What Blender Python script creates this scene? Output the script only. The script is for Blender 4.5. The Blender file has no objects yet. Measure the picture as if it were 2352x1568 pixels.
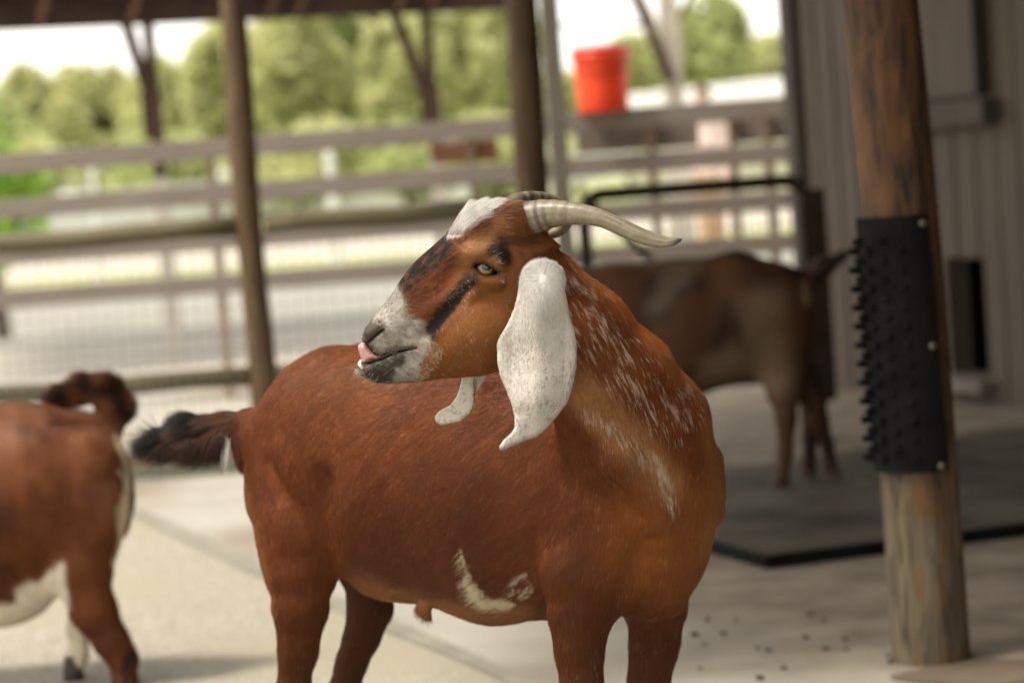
import bpy, bmesh, math, random
import numpy as np
from mathutils import Vector, Matrix
rnd = random.Random(7); RS = np.random.RandomState(11)
S = bpy.context.scene
col = S.collection
R = math.radians
# ------------------------------------------------------------------ camera
H = 1.12; F = 5553.0; CX, CY = 1176.0, 784.0
PITCH = math.atan(0.0726); ROLL = math.atan(0.073)
cf = np.array([0, math.cos(PITCH), -math.sin(PITCH)])
cu0 = np.array([0, math.sin(PITCH), math.cos(PITCH)]); cr0 = np.array([1.0, 0, 0])
cr = math.cos(ROLL)*cr0 - math.sin(ROLL)*cu0
cu = math.sin(ROLL)*cr0 + math.cos(ROLL)*cu0
CL = np.array([0, 0, H])
cam = bpy.data.cameras.new('camera'); camo = bpy.data.objects.new('camera', cam); col.objects.link(camo)
camo.matrix_world = Matrix(((cr[0], cu[0], -cf[0], 0), (cr[1], cu[1], -cf[1], 0), (cr[2], cu[2], -cf[2], H), (0, 0, 0, 1)))
cam.sensor_width = 36; cam.lens = F*36/2352
cam.clip_start = .05; cam.clip_end = 2000
cam.dof.use_dof = True; cam.dof.focus_distance = 3.36; cam.dof.aperture_fstop = 3.2
S.camera = camo
# ------------------------------------------------------------------ world and sun
W = bpy.data.worlds.new('World'); S.world = W; W.use_nodes = True
nt = W.node_tree; nt.nodes.clear()
sky = nt.nodes.new('ShaderNodeTexSky'); sky.sky_type = 'NISHITA'; sky.sun_disc = False
SUN_EL, SUN_AZ = 62.0, -112.0       # azimuth of the sun clockwise from +Y
sky.sun_elevation = R(SUN_EL); sky.sun_rotation = R(SUN_AZ)
sky.dust_density = 6; sky.ozone_density = 1; sky.air_density = 1
hs = nt.nodes.new('ShaderNodeHueSaturation'); hs.inputs['Saturation'].default_value = .18
hs.inputs['Value'].default_value = 1.0
wm = nt.nodes.new('ShaderNodeMix'); wm.data_type = 'RGBA'; wm.blend_type = 'MULTIPLY'; wm.inputs[0].default_value = 1
wm.inputs[7].default_value = (1.0, .965, .88, 1)
wc_ = nt.nodes.new('ShaderNodeMix'); wc_.data_type = 'RGBA'; wc_.inputs[0].default_value = .72   # overcast: mostly even white cloud
wc_.inputs[7].default_value = (5.6, 5.4, 4.95, 1)
bg = nt.nodes.new('ShaderNodeBackground'); bg.inputs[1].default_value = .15
out = nt.nodes.new('ShaderNodeOutputWorld')
nt.links.new(sky.outputs[0], hs.inputs['Color']); nt.links.new(hs.outputs[0], wm.inputs[6])
nt.links.new(wm.outputs[2], wc_.inputs[6]); nt.links.new(wc_.outputs[2], bg.inputs[0]); nt.links.new(bg.outputs[0], out.inputs[0])
sl = bpy.data.lights.new('sun', 'SUN'); sl.energy = 2.0; sl.angle = R(11); sl.color = (1, .92, .78)
so = bpy.data.objects.new('sun', sl); col.objects.link(so)
az, el = R(SUN_AZ), R(SUN_EL)
sd = Vector((math.sin(az)*math.cos(el), math.cos(az)*math.cos(el), math.sin(el)))
so.rotation_euler = sd.to_track_quat('Z', 'Y').to_euler()
S.view_settings.view_transform = 'Standard'; S.view_settings.look = 'None'
S.view_settings.exposure = 1.45; S.view_settings.gamma = 1

# ------------------------------------------------------------------ projection helpers
def Pv(u, v, Y):
    u = np.asarray(u, float); v = np.asarray(v, float); Y = np.asarray(Y, float)
    d = cf*F + (u-CX)[..., None]*cr - (v-CY)[..., None]*cu
    return CL + d*(Y/d[..., 1])[..., None]
def P(u, v, Y): return Pv(np.array(u), np.array(v), np.array(Y))
def G(u, v, z=0.0):
    d = cf*F + (u-CX)*cr - (v-CY)*cu
    return CL + d*((z-H)/d[2])

# ------------------------------------------------------------------ materials
def mat(name, base=(.5, .5, .5), rough=.7, **kw):
    m = bpy.data.materials.new(name); m.use_nodes = True
    b = m.node_tree.nodes['Principled BSDF']
    b.inputs['Base Color'].default_value = (*base, 1); b.inputs['Roughness'].default_value = rough
    b.inputs['Specular IOR Level'].default_value = kw.get('spec', .35)
    b.inputs['Metallic'].default_value = kw.get('metal', 0)
    return m, m.node_tree, b
def noisy(name, c1, c2, scale=8, stretch=(1, 1, 1), rough=.75, detail=6, bump=.15, bscale=None, c3=None, s3=1.5, lo=.35, hi=.65, **kw):
    m, t, b = mat(name, c1, rough, **kw)
    tc = t.nodes.new('ShaderNodeTexCoord'); mp = t.nodes.new('ShaderNodeMapping'); mp.inputs['Scale'].default_value = stretch
    t.links.new(tc.outputs['Object'], mp.inputs[0])
    n = t.nodes.new('ShaderNodeTexNoise'); n.inputs['Scale'].default_value = scale; n.inputs['Detail'].default_value = detail
    t.links.new(mp.outputs[0], n.inputs[0])
    r = t.nodes.new('ShaderNodeValToRGB'); r.color_ramp.elements[0].position = lo; r.color_ramp.elements[1].position = hi
    r.color_ramp.elements[0].color = (*c1, 1); r.color_ramp.elements[1].color = (*c2, 1)
    t.links.new(n.outputs[0], r.inputs[0]); o = r.outputs[0]
    if c3:
        n3 = t.nodes.new('ShaderNodeTexNoise'); n3.inputs['Scale'].default_value = s3; n3.inputs['Detail'].default_value = 4
        t.links.new(mp.outputs[0], n3.inputs[0])
        r3 = t.nodes.new('ShaderNodeValToRGB'); r3.color_ramp.elements[0].position = .48; r3.color_ramp.elements[1].position = .62
        t.links.new(n3.outputs[0], r3.inputs[0])
        mx = t.nodes.new('ShaderNodeMix'); mx.data_type = 'RGBA'; t.links.new(r3.outputs[0], mx.inputs[0])
        t.links.new(o, mx.inputs[6]); mx.inputs[7].default_value = (*c3, 1); o = mx.outputs[2]
    t.links.new(o, b.inputs['Base Color'])
    if bump:
        nb = t.nodes.new('ShaderNodeTexNoise'); nb.inputs['Scale'].default_value = bscale or scale*3; nb.inputs['Detail'].default_value = 5
        t.links.new(mp.outputs[0], nb.inputs[0])
        bp = t.nodes.new('ShaderNodeBump'); bp.inputs['Strength'].default_value = bump; bp.inputs['Distance'].default_value = .01
        t.links.new(nb.outputs[0], bp.inputs['Height']); t.links.new(bp.outputs[0], b.inputs['Normal'])
    return m
def attrmat(name, rough=.6, spec=.3, attr='Col', bump=0, sheen=0, coat=0):
    m, t, b = mat(name, (.5, .5, .5), rough, spec=spec)
    a = t.nodes.new('ShaderNodeAttribute'); a.attribute_name = attr
    t.links.new(a.outputs['Color'], b.inputs['Base Color'])
    b.inputs['Sheen Weight'].default_value = sheen; b.inputs['Coat Weight'].default_value = coat
    return m, t, b
M = {}
M['concrete'] = noisy('concrete', (.25, .233, .205), (.31, .29, .255), 1.3, bump=.08, bscale=60, c3=(.19, .16, .125), s3=.9, rough=.85)
M['aggregate'] = noisy('aggregate', (.175, .155, .125), (.33, .30, .25), 90, bump=.5, bscale=110, c3=(.25, .225, .17), s3=1.2, rough=.9, lo=.4, hi=.6)
M['path'] = noisy('path', (.29, .265, .225), (.35, .315, .275), 1.0, bump=.05)
M['pier'] = noisy('pier', (.42, .39, .34), (.48, .44, .38), 3)
M['asphalt'] = noisy('asphalt', (.17, .165, .145), (.21, .20, .175), 2, bump=.1)
M['lawn'] = noisy('lawn', (.17, .19, .065), (.25, .26, .11), .6, bump=.2)
M['kerb'] = noisy('kerb', (.30, .32, .22), (.42, .42, .32), 5)
# concrete turns darker and browner towards the barn, broken up by noise
t = M['concrete'].node_tree; bs = t.nodes['Principled BSDF']; old = bs.inputs['Base Color'].links[0].from_socket
tc = t.nodes.new('ShaderNodeTexCoord'); sx = t.nodes.new('ShaderNodeSeparateXYZ'); t.links.new(tc.outputs['Object'], sx.inputs[0])
def mth(op, a, b):
    n = t.nodes.new('ShaderNodeMath'); n.operation = op
    for i_, x in enumerate((a, b)):
        if isinstance(x, (int, float)): n.inputs[i_].default_value = x
        else: t.links.new(x, n.inputs[i_])
    return n.outputs[0]
nz = t.nodes.new('ShaderNodeTexNoise'); nz.inputs['Scale'].default_value = 2.2; nz.inputs['Detail'].default_value = 7; t.links.new(tc.outputs['Object'], nz.inputs[0])
fx = mth('ADD', mth('MULTIPLY', mth('ADD', sx.outputs[0], .15), mth('MAXIMUM', mth('SUBTRACT', sx.outputs[1], 4.4), 0)), mth('MULTIPLY', mth('SUBTRACT', nz.outputs[0], .5), 1.3))
rp = t.nodes.new('ShaderNodeValToRGB'); rp.color_ramp.elements[0].position = .1; rp.color_ramp.elements[1].position = .95; t.links.new(fx, rp.inputs[0])
dn = t.nodes.new('ShaderNodeTexNoise'); dn.inputs['Scale'].default_value = 5; dn.inputs['Detail'].default_value = 8; t.links.new(tc.outputs['Object'], dn.inputs[0])
dr = t.nodes.new('ShaderNodeValToRGB'); dr.color_ramp.elements[0].position = .35; dr.color_ramp.elements[0].color = (.15, .118, .085, 1); dr.color_ramp.elements[1].position = .65; dr.color_ramp.elements[1].color = (.27, .225, .17, 1); t.links.new(dn.outputs[0], dr.inputs[0])
mx = t.nodes.new('ShaderNodeMix'); mx.data_type = 'RGBA'; t.links.new(rp.outputs[0], mx.inputs[0]); t.links.new(old, mx.inputs[6]); t.links.new(dr.outputs[0], mx.inputs[7]); t.links.new(mx.outputs[2], bs.inputs['Base Color'])
M['rail'] = noisy('rail', (.075, .06, .03), (.12, .10, .055), 5, (1, 8, 8), bump=.3)
M['post'] = noisy('post', (.055, .031, .014), (.105, .064, .030), 5, (8, 8, 1), bump=.3)
M['board'] = noisy('board', (.165, .135, .113), (.20, .17, .145), 3, (1, 6, 6), bump=.1)
M['brown'] = noisy('brown', (.16, .07, .03), (.24, .12, .06), 4)
M['fpost'] = noisy('fpost', (.22, .15, .10), (.28, .20, .14), 4)
M['darkwood'] = noisy('darkwood', (.028, .012, .008), (.06, .028, .018), 4, (6, 6, 1))
M['beam'] = noisy('beam', (.03, .014, .01), (.055, .028, .02), 2, (1, 6, 6))
M['rafter'] = noisy('rafter', (.10, .055, .035), (.17, .09, .06), 6)
M['pale'] = noisy('pale', (.32, .28, .23), (.40, .36, .30), 5, (6, 6, 1))
M['steel'] = noisy('steel', (.015, .010, .006), (.028, .018, .010), 10, rough=.85, spec=.15)
M['wire'] = mat('wire', (.22, .19, .17), .5, metal=.6)[0]
M['siding'] = noisy('siding', (.085, .066, .053), (.11, .087, .070), 2, (6, 6, 1), bump=.1)
M['trim'] = noisy('trim', (.055, .046, .038), (.075, .063, .052), 3)
M['black'] = mat('black', (.004, .004, .004), .9)[0]
M['sill'] = noisy('sill', (.16, .135, .12), (.22, .19, .17), 5)
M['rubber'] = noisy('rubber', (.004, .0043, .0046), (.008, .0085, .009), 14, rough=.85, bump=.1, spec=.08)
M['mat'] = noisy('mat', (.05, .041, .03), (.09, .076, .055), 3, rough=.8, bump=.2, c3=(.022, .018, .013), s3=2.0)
M['screw'] = mat('screw', (.11, .10, .085), .45, metal=.5)[0]
M['white'] = noisy('white', (.50, .50, .49), (.58, .58, .57), 2)
M['trimpale'] = noisy('trimpale', (.22, .23, .15), (.28, .28, .20), 3)
M['roofing'] = noisy('roofing', (.05, .035, .03), (.08, .06, .05), 2)
M['dung'] = noisy('dung', (.05, .05, .03), (.08, .075, .045), 40)
M['bark'] = noisy('bark', (.08, .06, .04), (.14, .11, .08), 10, (6, 6, 1))
m, t, b = mat('bucket', (.72, .055, .013), .4); M['bucket'] = m
M['grey'] = mat('grey', (.30, .25, .25), .5)[0]

# ------------------------------------------------------------------ object helpers
class MB:
    def __init__(s): s.v = []; s.f = []
    def add(s, vs, fs):
        n = len(s.v); s.v += [tuple(map(float, p)) for p in vs]; s.f += [tuple(i+n for i in f) for f in fs]
    def box(s, a, b):           # axis box between corners
        (x0, y0, z0), (x1, y1, z1) = a, b
        s.add([(x0, y0, z0), (x1, y0, z0), (x1, y1, z0), (x0, y1, z0), (x0, y0, z1), (x1, y0, z1), (x1, y1, z1), (x0, y1, z1)],
              [(3, 2, 1, 0), (4, 5, 6, 7), (0, 1, 5, 4), (1, 2, 6, 5), (2, 3, 7, 6), (3, 0, 4, 7)])
    def obox(s, o, ex, ey, ez):   # corner + three edge vectors
        o, ex, ey, ez = map(np.array, (o, ex, ey, ez))
        s.add([o, o+ex, o+ex+ey, o+ey, o+ez, o+ex+ez, o+ex+ey+ez, o+ey+ez],
              [(3, 2, 1, 0), (4, 5, 6, 7), (0, 1, 5, 4), (1, 2, 6, 5), (2, 3, 7, 6), (3, 0, 4, 7)])
    def bar(s, a, b, w, d=None):  # square bar from a to b
        a = np.array(a, float); b = np.array(b, float); d = d or w
        ax = (b-a)/np.linalg.norm(b-a); h = np.array([0, 1, 0]) if abs(ax[1]) < .9 else np.array([0, 0, 1])
        e1 = np.cross(ax, h); e1 /= np.linalg.norm(e1); e2 = np.cross(ax, e1)
        s.obox(a-e1*w/2-e2*d/2, e1*w, e2*d, b-a)
    def tube(s, pts, rad, n=12, cap=True):
        pts = [np.array(p, float) for p in pts]; rad = [rad]*len(pts) if np.isscalar(rad) else rad
        vs = []; fs = []; ref = np.array([.13, .97, .2])
        for i, p in enumerate(pts):
            a = pts[max(i-1, 0)]; b = pts[min(i+1, len(pts)-1)]
            ax = (b-a)/np.linalg.norm(b-a); e1 = np.cross(ax, ref); e1 /= np.linalg.norm(e1); e2 = np.cross(ax, e1)
            for k in range(n):
                q = 2*math.pi*k/n; vs.append(p+rad[i]*(math.cos(q)*e1+math.sin(q)*e2))
        for i in range(len(pts)-1):
            for k in range(n):
                fs.append((i*n+k, i*n+(k+1) % n, (i+1)*n+(k+1) % n, (i+1)*n+k))
        if cap: fs += [tuple(range(n))[::-1], tuple((len(pts)-1)*n+k for k in range(n))]
        s.add(vs, fs)
    def sphere(s, c, r, n=10, m=8):
        r = (r, r, r) if np.isscalar(r) else r
        vs = []; fs = []
        for i in range(m+1):
            th = math.pi*i/m
            for k in range(n):
                q = 2*math.pi*k/n
                vs.append((c[0]+r[0]*math.sin(th)*math.cos(q), c[1]+r[1]*math.sin(th)*math.sin(q), c[2]+r[2]*math.cos(th)))
        for i in range(m):
            for k in range(n): fs.append((i*n+k, (i+1)*n+k, (i+1)*n+(k+1) % n, i*n+(k+1) % n))
        s.add(vs, fs)
    def build(s, name, m, parent=None, smooth=False, bevel=0):
        loc = np.array(parent['_w']) if parent is not None and '_w' in parent else np.zeros(3)
        me = bpy.data.meshes.new(name); me.from_pydata([tuple(np.array(p)-loc) for p in s.v], [], s.f)
        bm = bmesh.new(); bm.from_mesh(me); bmesh.ops.recalc_face_normals(bm, faces=bm.faces); bm.to_mesh(me); bm.free()
        me.materials.append(m); me.update()
        if smooth: me.shade_smooth()
        o = bpy.data.objects.new(name, me); col.objects.link(o)
        if parent is not None:
            o.parent = parent
        if bevel:
            bv = o.modifiers.new('bevel', 'BEVEL'); bv.width = bevel; bv.segments = 2
        return o
def tag(o, label=None, cat=None, group=None, kind=None):
    if label: o['label'] = label
    if cat: o['category'] = cat
    if group: o['group'] = group
    if kind: o['kind'] = kind
    return o
def thing(name, loc, label, cat, group=None):
    o = bpy.data.objects.new(name, None); col.objects.link(o); o.location = tuple(map(float, loc)); o.empty_display_size = .1
    o['_w'] = [float(x) for x in loc]
    return tag(o, label, cat, group)
def sheet(name, pts, z, m):
    b = MB(); b.add([(p[0], p[1], z) for p in pts], [tuple(range(len(pts)))])
    return tag(b.build(name, m), kind='structure')

# ------------------------------------------------------------------ the setting
sheet('ground', [(-600, -30), (600, -30), (600, 900), (-600, 900)], -.004, M['lawn'])
sheet('courtyard', [(-14, -6), (14, -6), (14, 15), (-14, 15)], 0, M['concrete'])
sheet('path', [(-40, 15), (40, 15), (40, 18.2), (-40, 18.2)], 0, M['path'])
sheet('road', [(-60, 18.2), (60, 18.2), (60, 27), (-60, 27)], 0, M['asphalt'])
sheet('promenade', [(-80, 34), (80, 34), (80, 48), (-80, 48)], 0, M['path'])
sheet('gravel_paving', [G(-900, 760), G(280, 1165), G(600, 1312), G(900, 1440), G(1400, 1660), (1.2, -3, 0), (-6, -3, 0)], .004, M['aggregate'])
M['grime'] = noisy('grime', (.15, .137, .11), (.21, .195, .155), 9, bump=.1)
e1_, e2_ = np.array([600, 1312.]), np.array([280, 1165.])
sheet('ground_grime', [G(270, 1150), G(430, 1218), G(600, 1296), G(760, 1368), G(900, 1426), G(1080, 1504), G(1400, 1648), G(1360, 1664), G(1050, 1520), G(880, 1452), G(740, 1392), G(570, 1318), G(400, 1236), G(262, 1172)], .008, M['grime'])
b = MB(); a0 = P(-400, 1110, 9.55); a1 = P(1300, 985, 9.55)
b.box((a0[0], 9.5, 0), (a1[0], 9.62, .05)); tag(b.build('kerb', M['kerb']), kind='structure')

# ------------------------------------------------------------------ near fence, posts, gate
YF = 9.4
def zat(u, v, Y): return P(u, v, Y)[2]
def timber(u, v, Y, r, top, label, m=M['post'], r2=None):
    p = P(u, v, Y); t = thing('timber_post', (p[0], p[1], 0), label, 'post')
    b = MB(); n = 9
    b.tube([(p[0]+.006*math.sin(i*1.7), p[1], top*i/(n-1)) for i in range(n)], [r+(r2-r if r2 else 0)*i/(n-1)+.003*math.sin(i*2.3) for i in range(n)], 20)
    b.build('shaft', m, t, True); return t
timber(580, 600, YF, .056, 3.0, 'slim brown round timber post in the wire fence at left, left of the goat head', r2=.047)
timber(1224, 400, YF, .064, 3.0, 'thick dark round timber post behind the horned goat, above its head')
fence = thing('paddock_fence', (P(0, 560, YF)[0], YF, 0), 'round rail paddock fence with wire mesh behind the goats', 'fence')
xl = P(-300, 560, YF)[0]; xp = P(582, 600, YF)[0]; xr = P(1318, 500, YF)[0]
def railseg(x0, x1, z, r, m=M['rail']):
    b = MB(); n = 8; b.tube([(x0+(x1-x0)*i/(n-1), YF+.004*math.sin(i*2), z+.006*math.sin(i*1.3)) for i in range(n)], [r+.002*math.sin(i*3) for i in range(n)], 14); b.build('rail', m, fence, True)
ztop, zmid, zbot = zat(0, 560, YF), zat(0, 907, YF), zat(400, 1045, YF)
for (x0, x1) in ((xl, xp-.055), (xp+.055, P(1232, 500, YF)[0]-.064)):
    railseg(x0, x1, ztop, .040); railseg(x0, x1, zmid, .039)
    b = MB(); b.box((x0, YF-.015, zbot-.025), (x1, YF+.02, zbot+.025)); b.build('rail', M['brown'], fence)
def meshpanel(x0, x1, z0, z1, Y, par, dx=.05, dz=.05, w=.0034):
    b = MB(); x = x0
    while x < x1: b.box((x-w/2, Y-w/2, z0), (x+w/2, Y+w/2, z1)); x += dx
    z = z0
    while z < z1: b.box((x0, Y+w*.6, z-w/2), (x1, Y+w*1.6, z+w/2)); z += dz
    b.build('wire_mesh', M['wire'], par)
meshpanel(xl, xp-.06, .05, ztop-.03, YF-.045, fence)
meshpanel(xp+.06, xr, .05, ztop-.03, YF-.045, fence)
pp = P(1290, 430, 9.75)
gp = thing('gate_post', (pp[0], pp[1], 0), 'pale square post just right of the dark timber post', 'post')
b = MB(); b.box((pp[0]-.036, pp[1]-.036, 0), (pp[0]+.036, pp[1]+.036, 2.9)); b.build('shaft', M['pale'], gp, bevel=.005)
gx0, gx1 = P(1342, 520, YF)[0], P(1858, 600, YF)[0]; gz1 = zat(1600, 430, YF); gz0 = .22
gate = thing('gate', (gx0, YF, 0), 'dark tubular gate with wire mesh behind the dark brown goat', 'gate')
b = MB(); rc = .08; pts = [(gx0, YF, gz0), (gx0, YF, gz1-rc)]
for k in range(1, 6): q = R(18*k); pts.append((gx0+rc-rc*math.cos(q), YF, gz1-rc+rc*math.sin(q)))
pts += [(gx1-rc, YF, gz1)]
for k in range(1, 6): q = R(18*k); pts.append((gx1-rc+rc*math.sin(q), YF, gz1-rc+rc*math.cos(q)))
pts += [(gx1, YF, gz0), (gx0, YF, gz0)]
b.tube(pts, .026, 12); b.build('frame', M['steel'], gate, True)
b = MB(); b.box((gx1-.03, YF-.03, gz0-.1), (gx1+.075, YF+.03, gz1-.04)); b.build('stile', M['steel'], gate, bevel=.008)
b = MB(); b.tube([(gx0+.02, YF, gz1-.02), P(1520, 620, YF), P(1700, 850, YF)], .016, 10); b.build('brace', M['steel'], gate, True)
meshpanel(gx0, gx1, gz0, gz1-.02, YF-.03, gate, .03, .05, .0034)

# ------------------------------------------------------------------ board fence
YB = 12.8
bf = thing('board_fence', (0, YB, 0), 'grey board fence with four wide rails behind the paddock fence', 'fence')
bx0, bx1 = P(-400, 375, YB)[0], P(1822, 300, YB)[0]
for (v0, v1) in ((353, 401), (459, 504), (570, 611), (666, 709)):
    z1, z0 = zat(0, v0, YB), zat(0, v1, YB)
    b = MB(); b.box((bx0, YB-.02, z0), (bx1, YB+.02, z1)); b.build('board', M['board'], bf, bevel=.004)
for u in (-180, 487, 1085, 1500, 1687, 1768):
    p = P(u, 400, YB+.07)
    b = MB(); b.box((p[0]-.02, YB+.022, 0), (p[0]+.02, YB+.12, zat(0, 362, YB))); b.build('fence_post', M['fpost'], bf)
b = MB(); p0 = P(992, 330, YB+.09); p1 = P(1145, 368, YB+.09); b.box((p0[0], YB+.05, p1[2]), (p1[0], YB+.09, p0[2])); b.build('brown_board', M['brown'], bf)
for (ua, ub) in ((1325, 1604), (1672, 1816)):
    p0 = P(ua, 330, YB+.2); p1 = P(ub, 330, YB+.2); b = MB(); b.box((p0[0], YB+.13, zat(0, 452, YB)), (p1[0], YB+.15, zat(0, 372, YB))); b.build('back_board', M['board'], bf)
# orange bucket on the top board
pb = P(1388, 262, YB+.0); zt = zat(0, 359, YB)+.002
bk = thing('bucket', (pb[0], YB, zt), 'orange-red plastic bucket standing on the grey top board', 'bucket')
b = MB(); n = 32; prof = [(.128, 0), (.132, .01), (.138, .12), (.146, .27), (.150, .285), (.158, .287), (.158, .30), (.150, .302), (.150, .318), (.156, .32), (.156, .332), (.147, .334), (.140, .33), (.13, .02), (0.0001, .015)]
vs = []; fs = []
for (r_, z_) in prof:
    for k in range(n): q = 2*math.pi*k/n; vs.append((pb[0]+r_*math.cos(q), YB+r_*math.sin(q), zt+z_))
for i in range(len(prof)-1):
    for k in range(n): fs.append((i*n+k, i*n+(k+1) % n, (i+1)*n+(k+1) % n, (i+1)*n+k))
fs.append(tuple(range(n))[::-1]); b.add(vs, fs); b.build('shell', M['bucket'], bk, True)
b = MB(); b.tube([(pb[0]+.16*math.cos(q), YB-.05-.11*math.sin(q)*.9, zt+.30-.10*math.sin(q)) for q in np.linspace(0, math.pi, 14)], .003, 6); b.build('handle', M['steel'], bk, True)
b = MB(); b.tube([(pb[0], YB, zt+.333), (pb[0], YB, zt+.348)], [.154, .150], 28); b.build('lid', M['grey'], bk, False)

# ------------------------------------------------------------------ shelter beyond the fence
def shelterpost(par, u, v, Y, wpx, top, m=M['darkwood'], name='post'):
    p = P(u, v, Y); w = wpx*Y/F/2
    b = MB(); b.box((p[0]-w, Y-w, 1.2), (p[0]+w, Y+w, top)); b.build(name, m, par); b = MB(); b.box((p[0]-w*1.3, Y-w*1.3, 0), (p[0]+w*1.3, Y+w*1.3, 1.2)); b.build('pier', M['pier'], par); return p
e0 = P(0, 70, 15.4); e1 = P(1160, 22, 16.6)
sh = thing('shelter', (e0[0], e0[1], 0), 'low shelter with dark brown eave beam on slim posts behind the fence', 'shelter')
ed = (e1-e0)/np.linalg.norm(e1-e0); bk_ = np.array([-ed[1], ed[0], 0])
s0 = e0-ed*1.5; s1 = e1+ed*.05
b = MB(); b.obox(s0+np.array([0, 0, .0]), s1-s0, bk_*.08, (0, 0, .28)); b.build('eave_beam', M['beam'], sh)
b = MB(); b.obox(s0+np.array([0, 0, .285])-bk_*.45, s1-s0, bk_*4+np.array([0, 0, 1.2]), (0, 0, .05)); b.build('roof', M['roofing'], sh)
for u in (95, 300, 620, 690, 1010, 930):
    p = e0+ed*((u-0)*15.9/F)
    b = MB(); b.bar(p-bk_*.30+np.array([0, 0, .24]), p-bk_*.02+np.array([-.02, 0, .03]), .035, .05); b.build('rafter_tail', M['rafter'], sh)
for (u, v, br) in ((350, 230, -1), (985, 200, -1)):
    Y = 15.75 if u < 600 else 16.45
    p = shelterpost(sh, u+4, v, Y, 24, e0[2]+.01)
    q = P(u+10, 230 if u < 600 else 215, Y-.0); q2 = P(u-(60 if u < 600 else 84), 50 if u < 600 else 20, Y)
    b = MB(); b.bar((q[0]-.0, Y-.045, q[2]-.15), (q2[0], Y-.045, q2[2]), .075, .04); b.build('brace', M['darkwood'], sh)
    b = MB(); b.box((p[0]-.075, Y-.085, q[2]-.25), (p[0]+.06, Y-.067, q[2]+.05)); b.build('knee_plate', M['darkwood'], sh)
pf = thing('pavilion_frame', (P(1530, 200, 17)[0], 17, 0), 'pale pavilion post and braces standing right of the orange bucket', 'frame')
p = shelterpost(pf, 1540, 100, 17, 42, 3.2, M['pale'])
b = MB(); b.bar((p[0]-.02, 16.9, zat(1540, 190, 17)), tuple(P(1455, -20, 16.9)), .075, .05); b.build('brace', M['darkwood'], pf)
b = MB(); b.bar(tuple(P(1515, 70, 16.86)), tuple(P(1468, -20, 16.86)), .03, .03); b.build('brace', M['pale'], pf)
b = MB(); b.bar((p[0], 16.98, zat(1540, 90, 17)), tuple(P(1600, -40, 17)), .03, .04); b.build('brace', M['steel'], pf)
b = MB(); b.bar(tuple(P(1250, 58, 16.95)), tuple(P(1490, 58, 16.95)), .022, .03); b.build('tie_rod', M['steel'], pf)
p2 = shelterpost(pf, 1268, 100, 17.05, 26, 3.2, M['pale'])
b = MB(); b.box((p2[0]-.1, 16.9, 2.55), (p[0]-.35, 17.0, 2.62)); b.build('eave_beam', M['beam'], pf)

# ------------------------------------------------------------------ barn
A = G(1866, 881); B_ = G(2360, 935)
wd = (B_-A); wd /= np.linalg.norm(wd); wn = np.array([wd[1], -wd[0], 0])   # wn points to the yard
if np.dot(wn, CL-A) < 0: wn = -wn
barn = thing('barn', A, 'grey brown vertical board barn wall with small dark goat door at right', 'barn')
L = 7.5; zT = 3.1
def onwall(u, v):
    d = cf*F+(u-CX)*cr-(v-CY)*cu; t_ = np.dot(A-CL, wn)/np.dot(d, wn); return CL+d*t_
def s_of(p): return float(np.dot(p-A, wd))
d0, d1 = onwall(2172, 592), onwall(2256, 862)
ds0, ds1, dz0, dz1 = s_of(d0), s_of(d1)+.06, d1[2], d0[2]
w0, w1 = onwall(2100, -40), onwall(2276, 215); ws0, ws1, wz0, wz1 = s_of(w0), s_of(w1), w1[2], 2.6
b = MB()
def wbox(mb, s0, s1, z0, z1, o0, o1):
    mb.obox(A+wd*s0+wn*o0+np.array([0, 0, z0]), wd*(s1-s0), wn*(o1-o0), (0, 0, z1-z0))
wbox(b, 0, ds0, .0, zT, -.1, 0); wbox(b, ds1, L, .0, zT, -.1, 0)
wbox(b, ds0, ds1, .0, dz0, -.1, 0); wbox(b, ds0, ds1, dz1, zT, -.1, 0)
s_ = .03
while s_ < L:
    for (z0, z1) in (((.0, zT),) if not (ds0-.02 < s_ < ds1) else ((0, dz0), (dz1, zT))):
        wbox(b, s_, s_+.03, z0+.01, z1-.01, .0005, .007)
    s_ += .155
b.obox(A+wd*.0-wn*.1, -wn*4, wd*.1, (0, 0, zT))
b.build('wall', M['siding'], barn)
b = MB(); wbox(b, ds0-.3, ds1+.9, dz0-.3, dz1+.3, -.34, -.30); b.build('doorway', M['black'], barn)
b = MB(); wbox(b, ds0-.06, ds1+.03, dz0-.065, dz0-.015, .001, .08); b.build('threshold', M['sill'], barn)
b = MB(); wbox(b, -.03, .07, 0, zT, .016, .04); b.build('corner_board', M['trim'], barn)
wf = MB(); wbox(wf, ws0, ws1, wz0, wz1, .016, .03); wf.build('window', M['siding'], barn)
b = MB(); wbox(b, ws1-.035, ws1+.01, wz0, wz1, .032, .05); b.build('window_frame', M['black'], barn)
b = MB(); wbox(b, ws0, ws1+.06, wz0-.12, wz0-.02, .016, .09); b.build('window_sill', M['trim'], barn)
# unseen overhanging roof held by the big post, its extent shaped to shade the yard
b = MB(); b.obox((-1.35, 4.5, 2.76), (7, 0, .1), (0, 6.7, .35), (0, 0, .06)); b.build('roof', M['roofing'], barn)  # unseen slab, shaped to darken the yard
b = MB(); b.obox((.25, .2, 2.8), (5, 0, 0), (0, 4.25, -.0), (0, 0, .06)); b.build('roof', M['roofing'], barn)  # unseen forward slab, added to darken the floor at right
# unseen wall added outside the frame to block light from the right
b = MB(); b.box((3.0, -2.5, 0), (3.1, 9.6, 2.7)); b.build('light_block_wall', M['siding'], barn)

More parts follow.
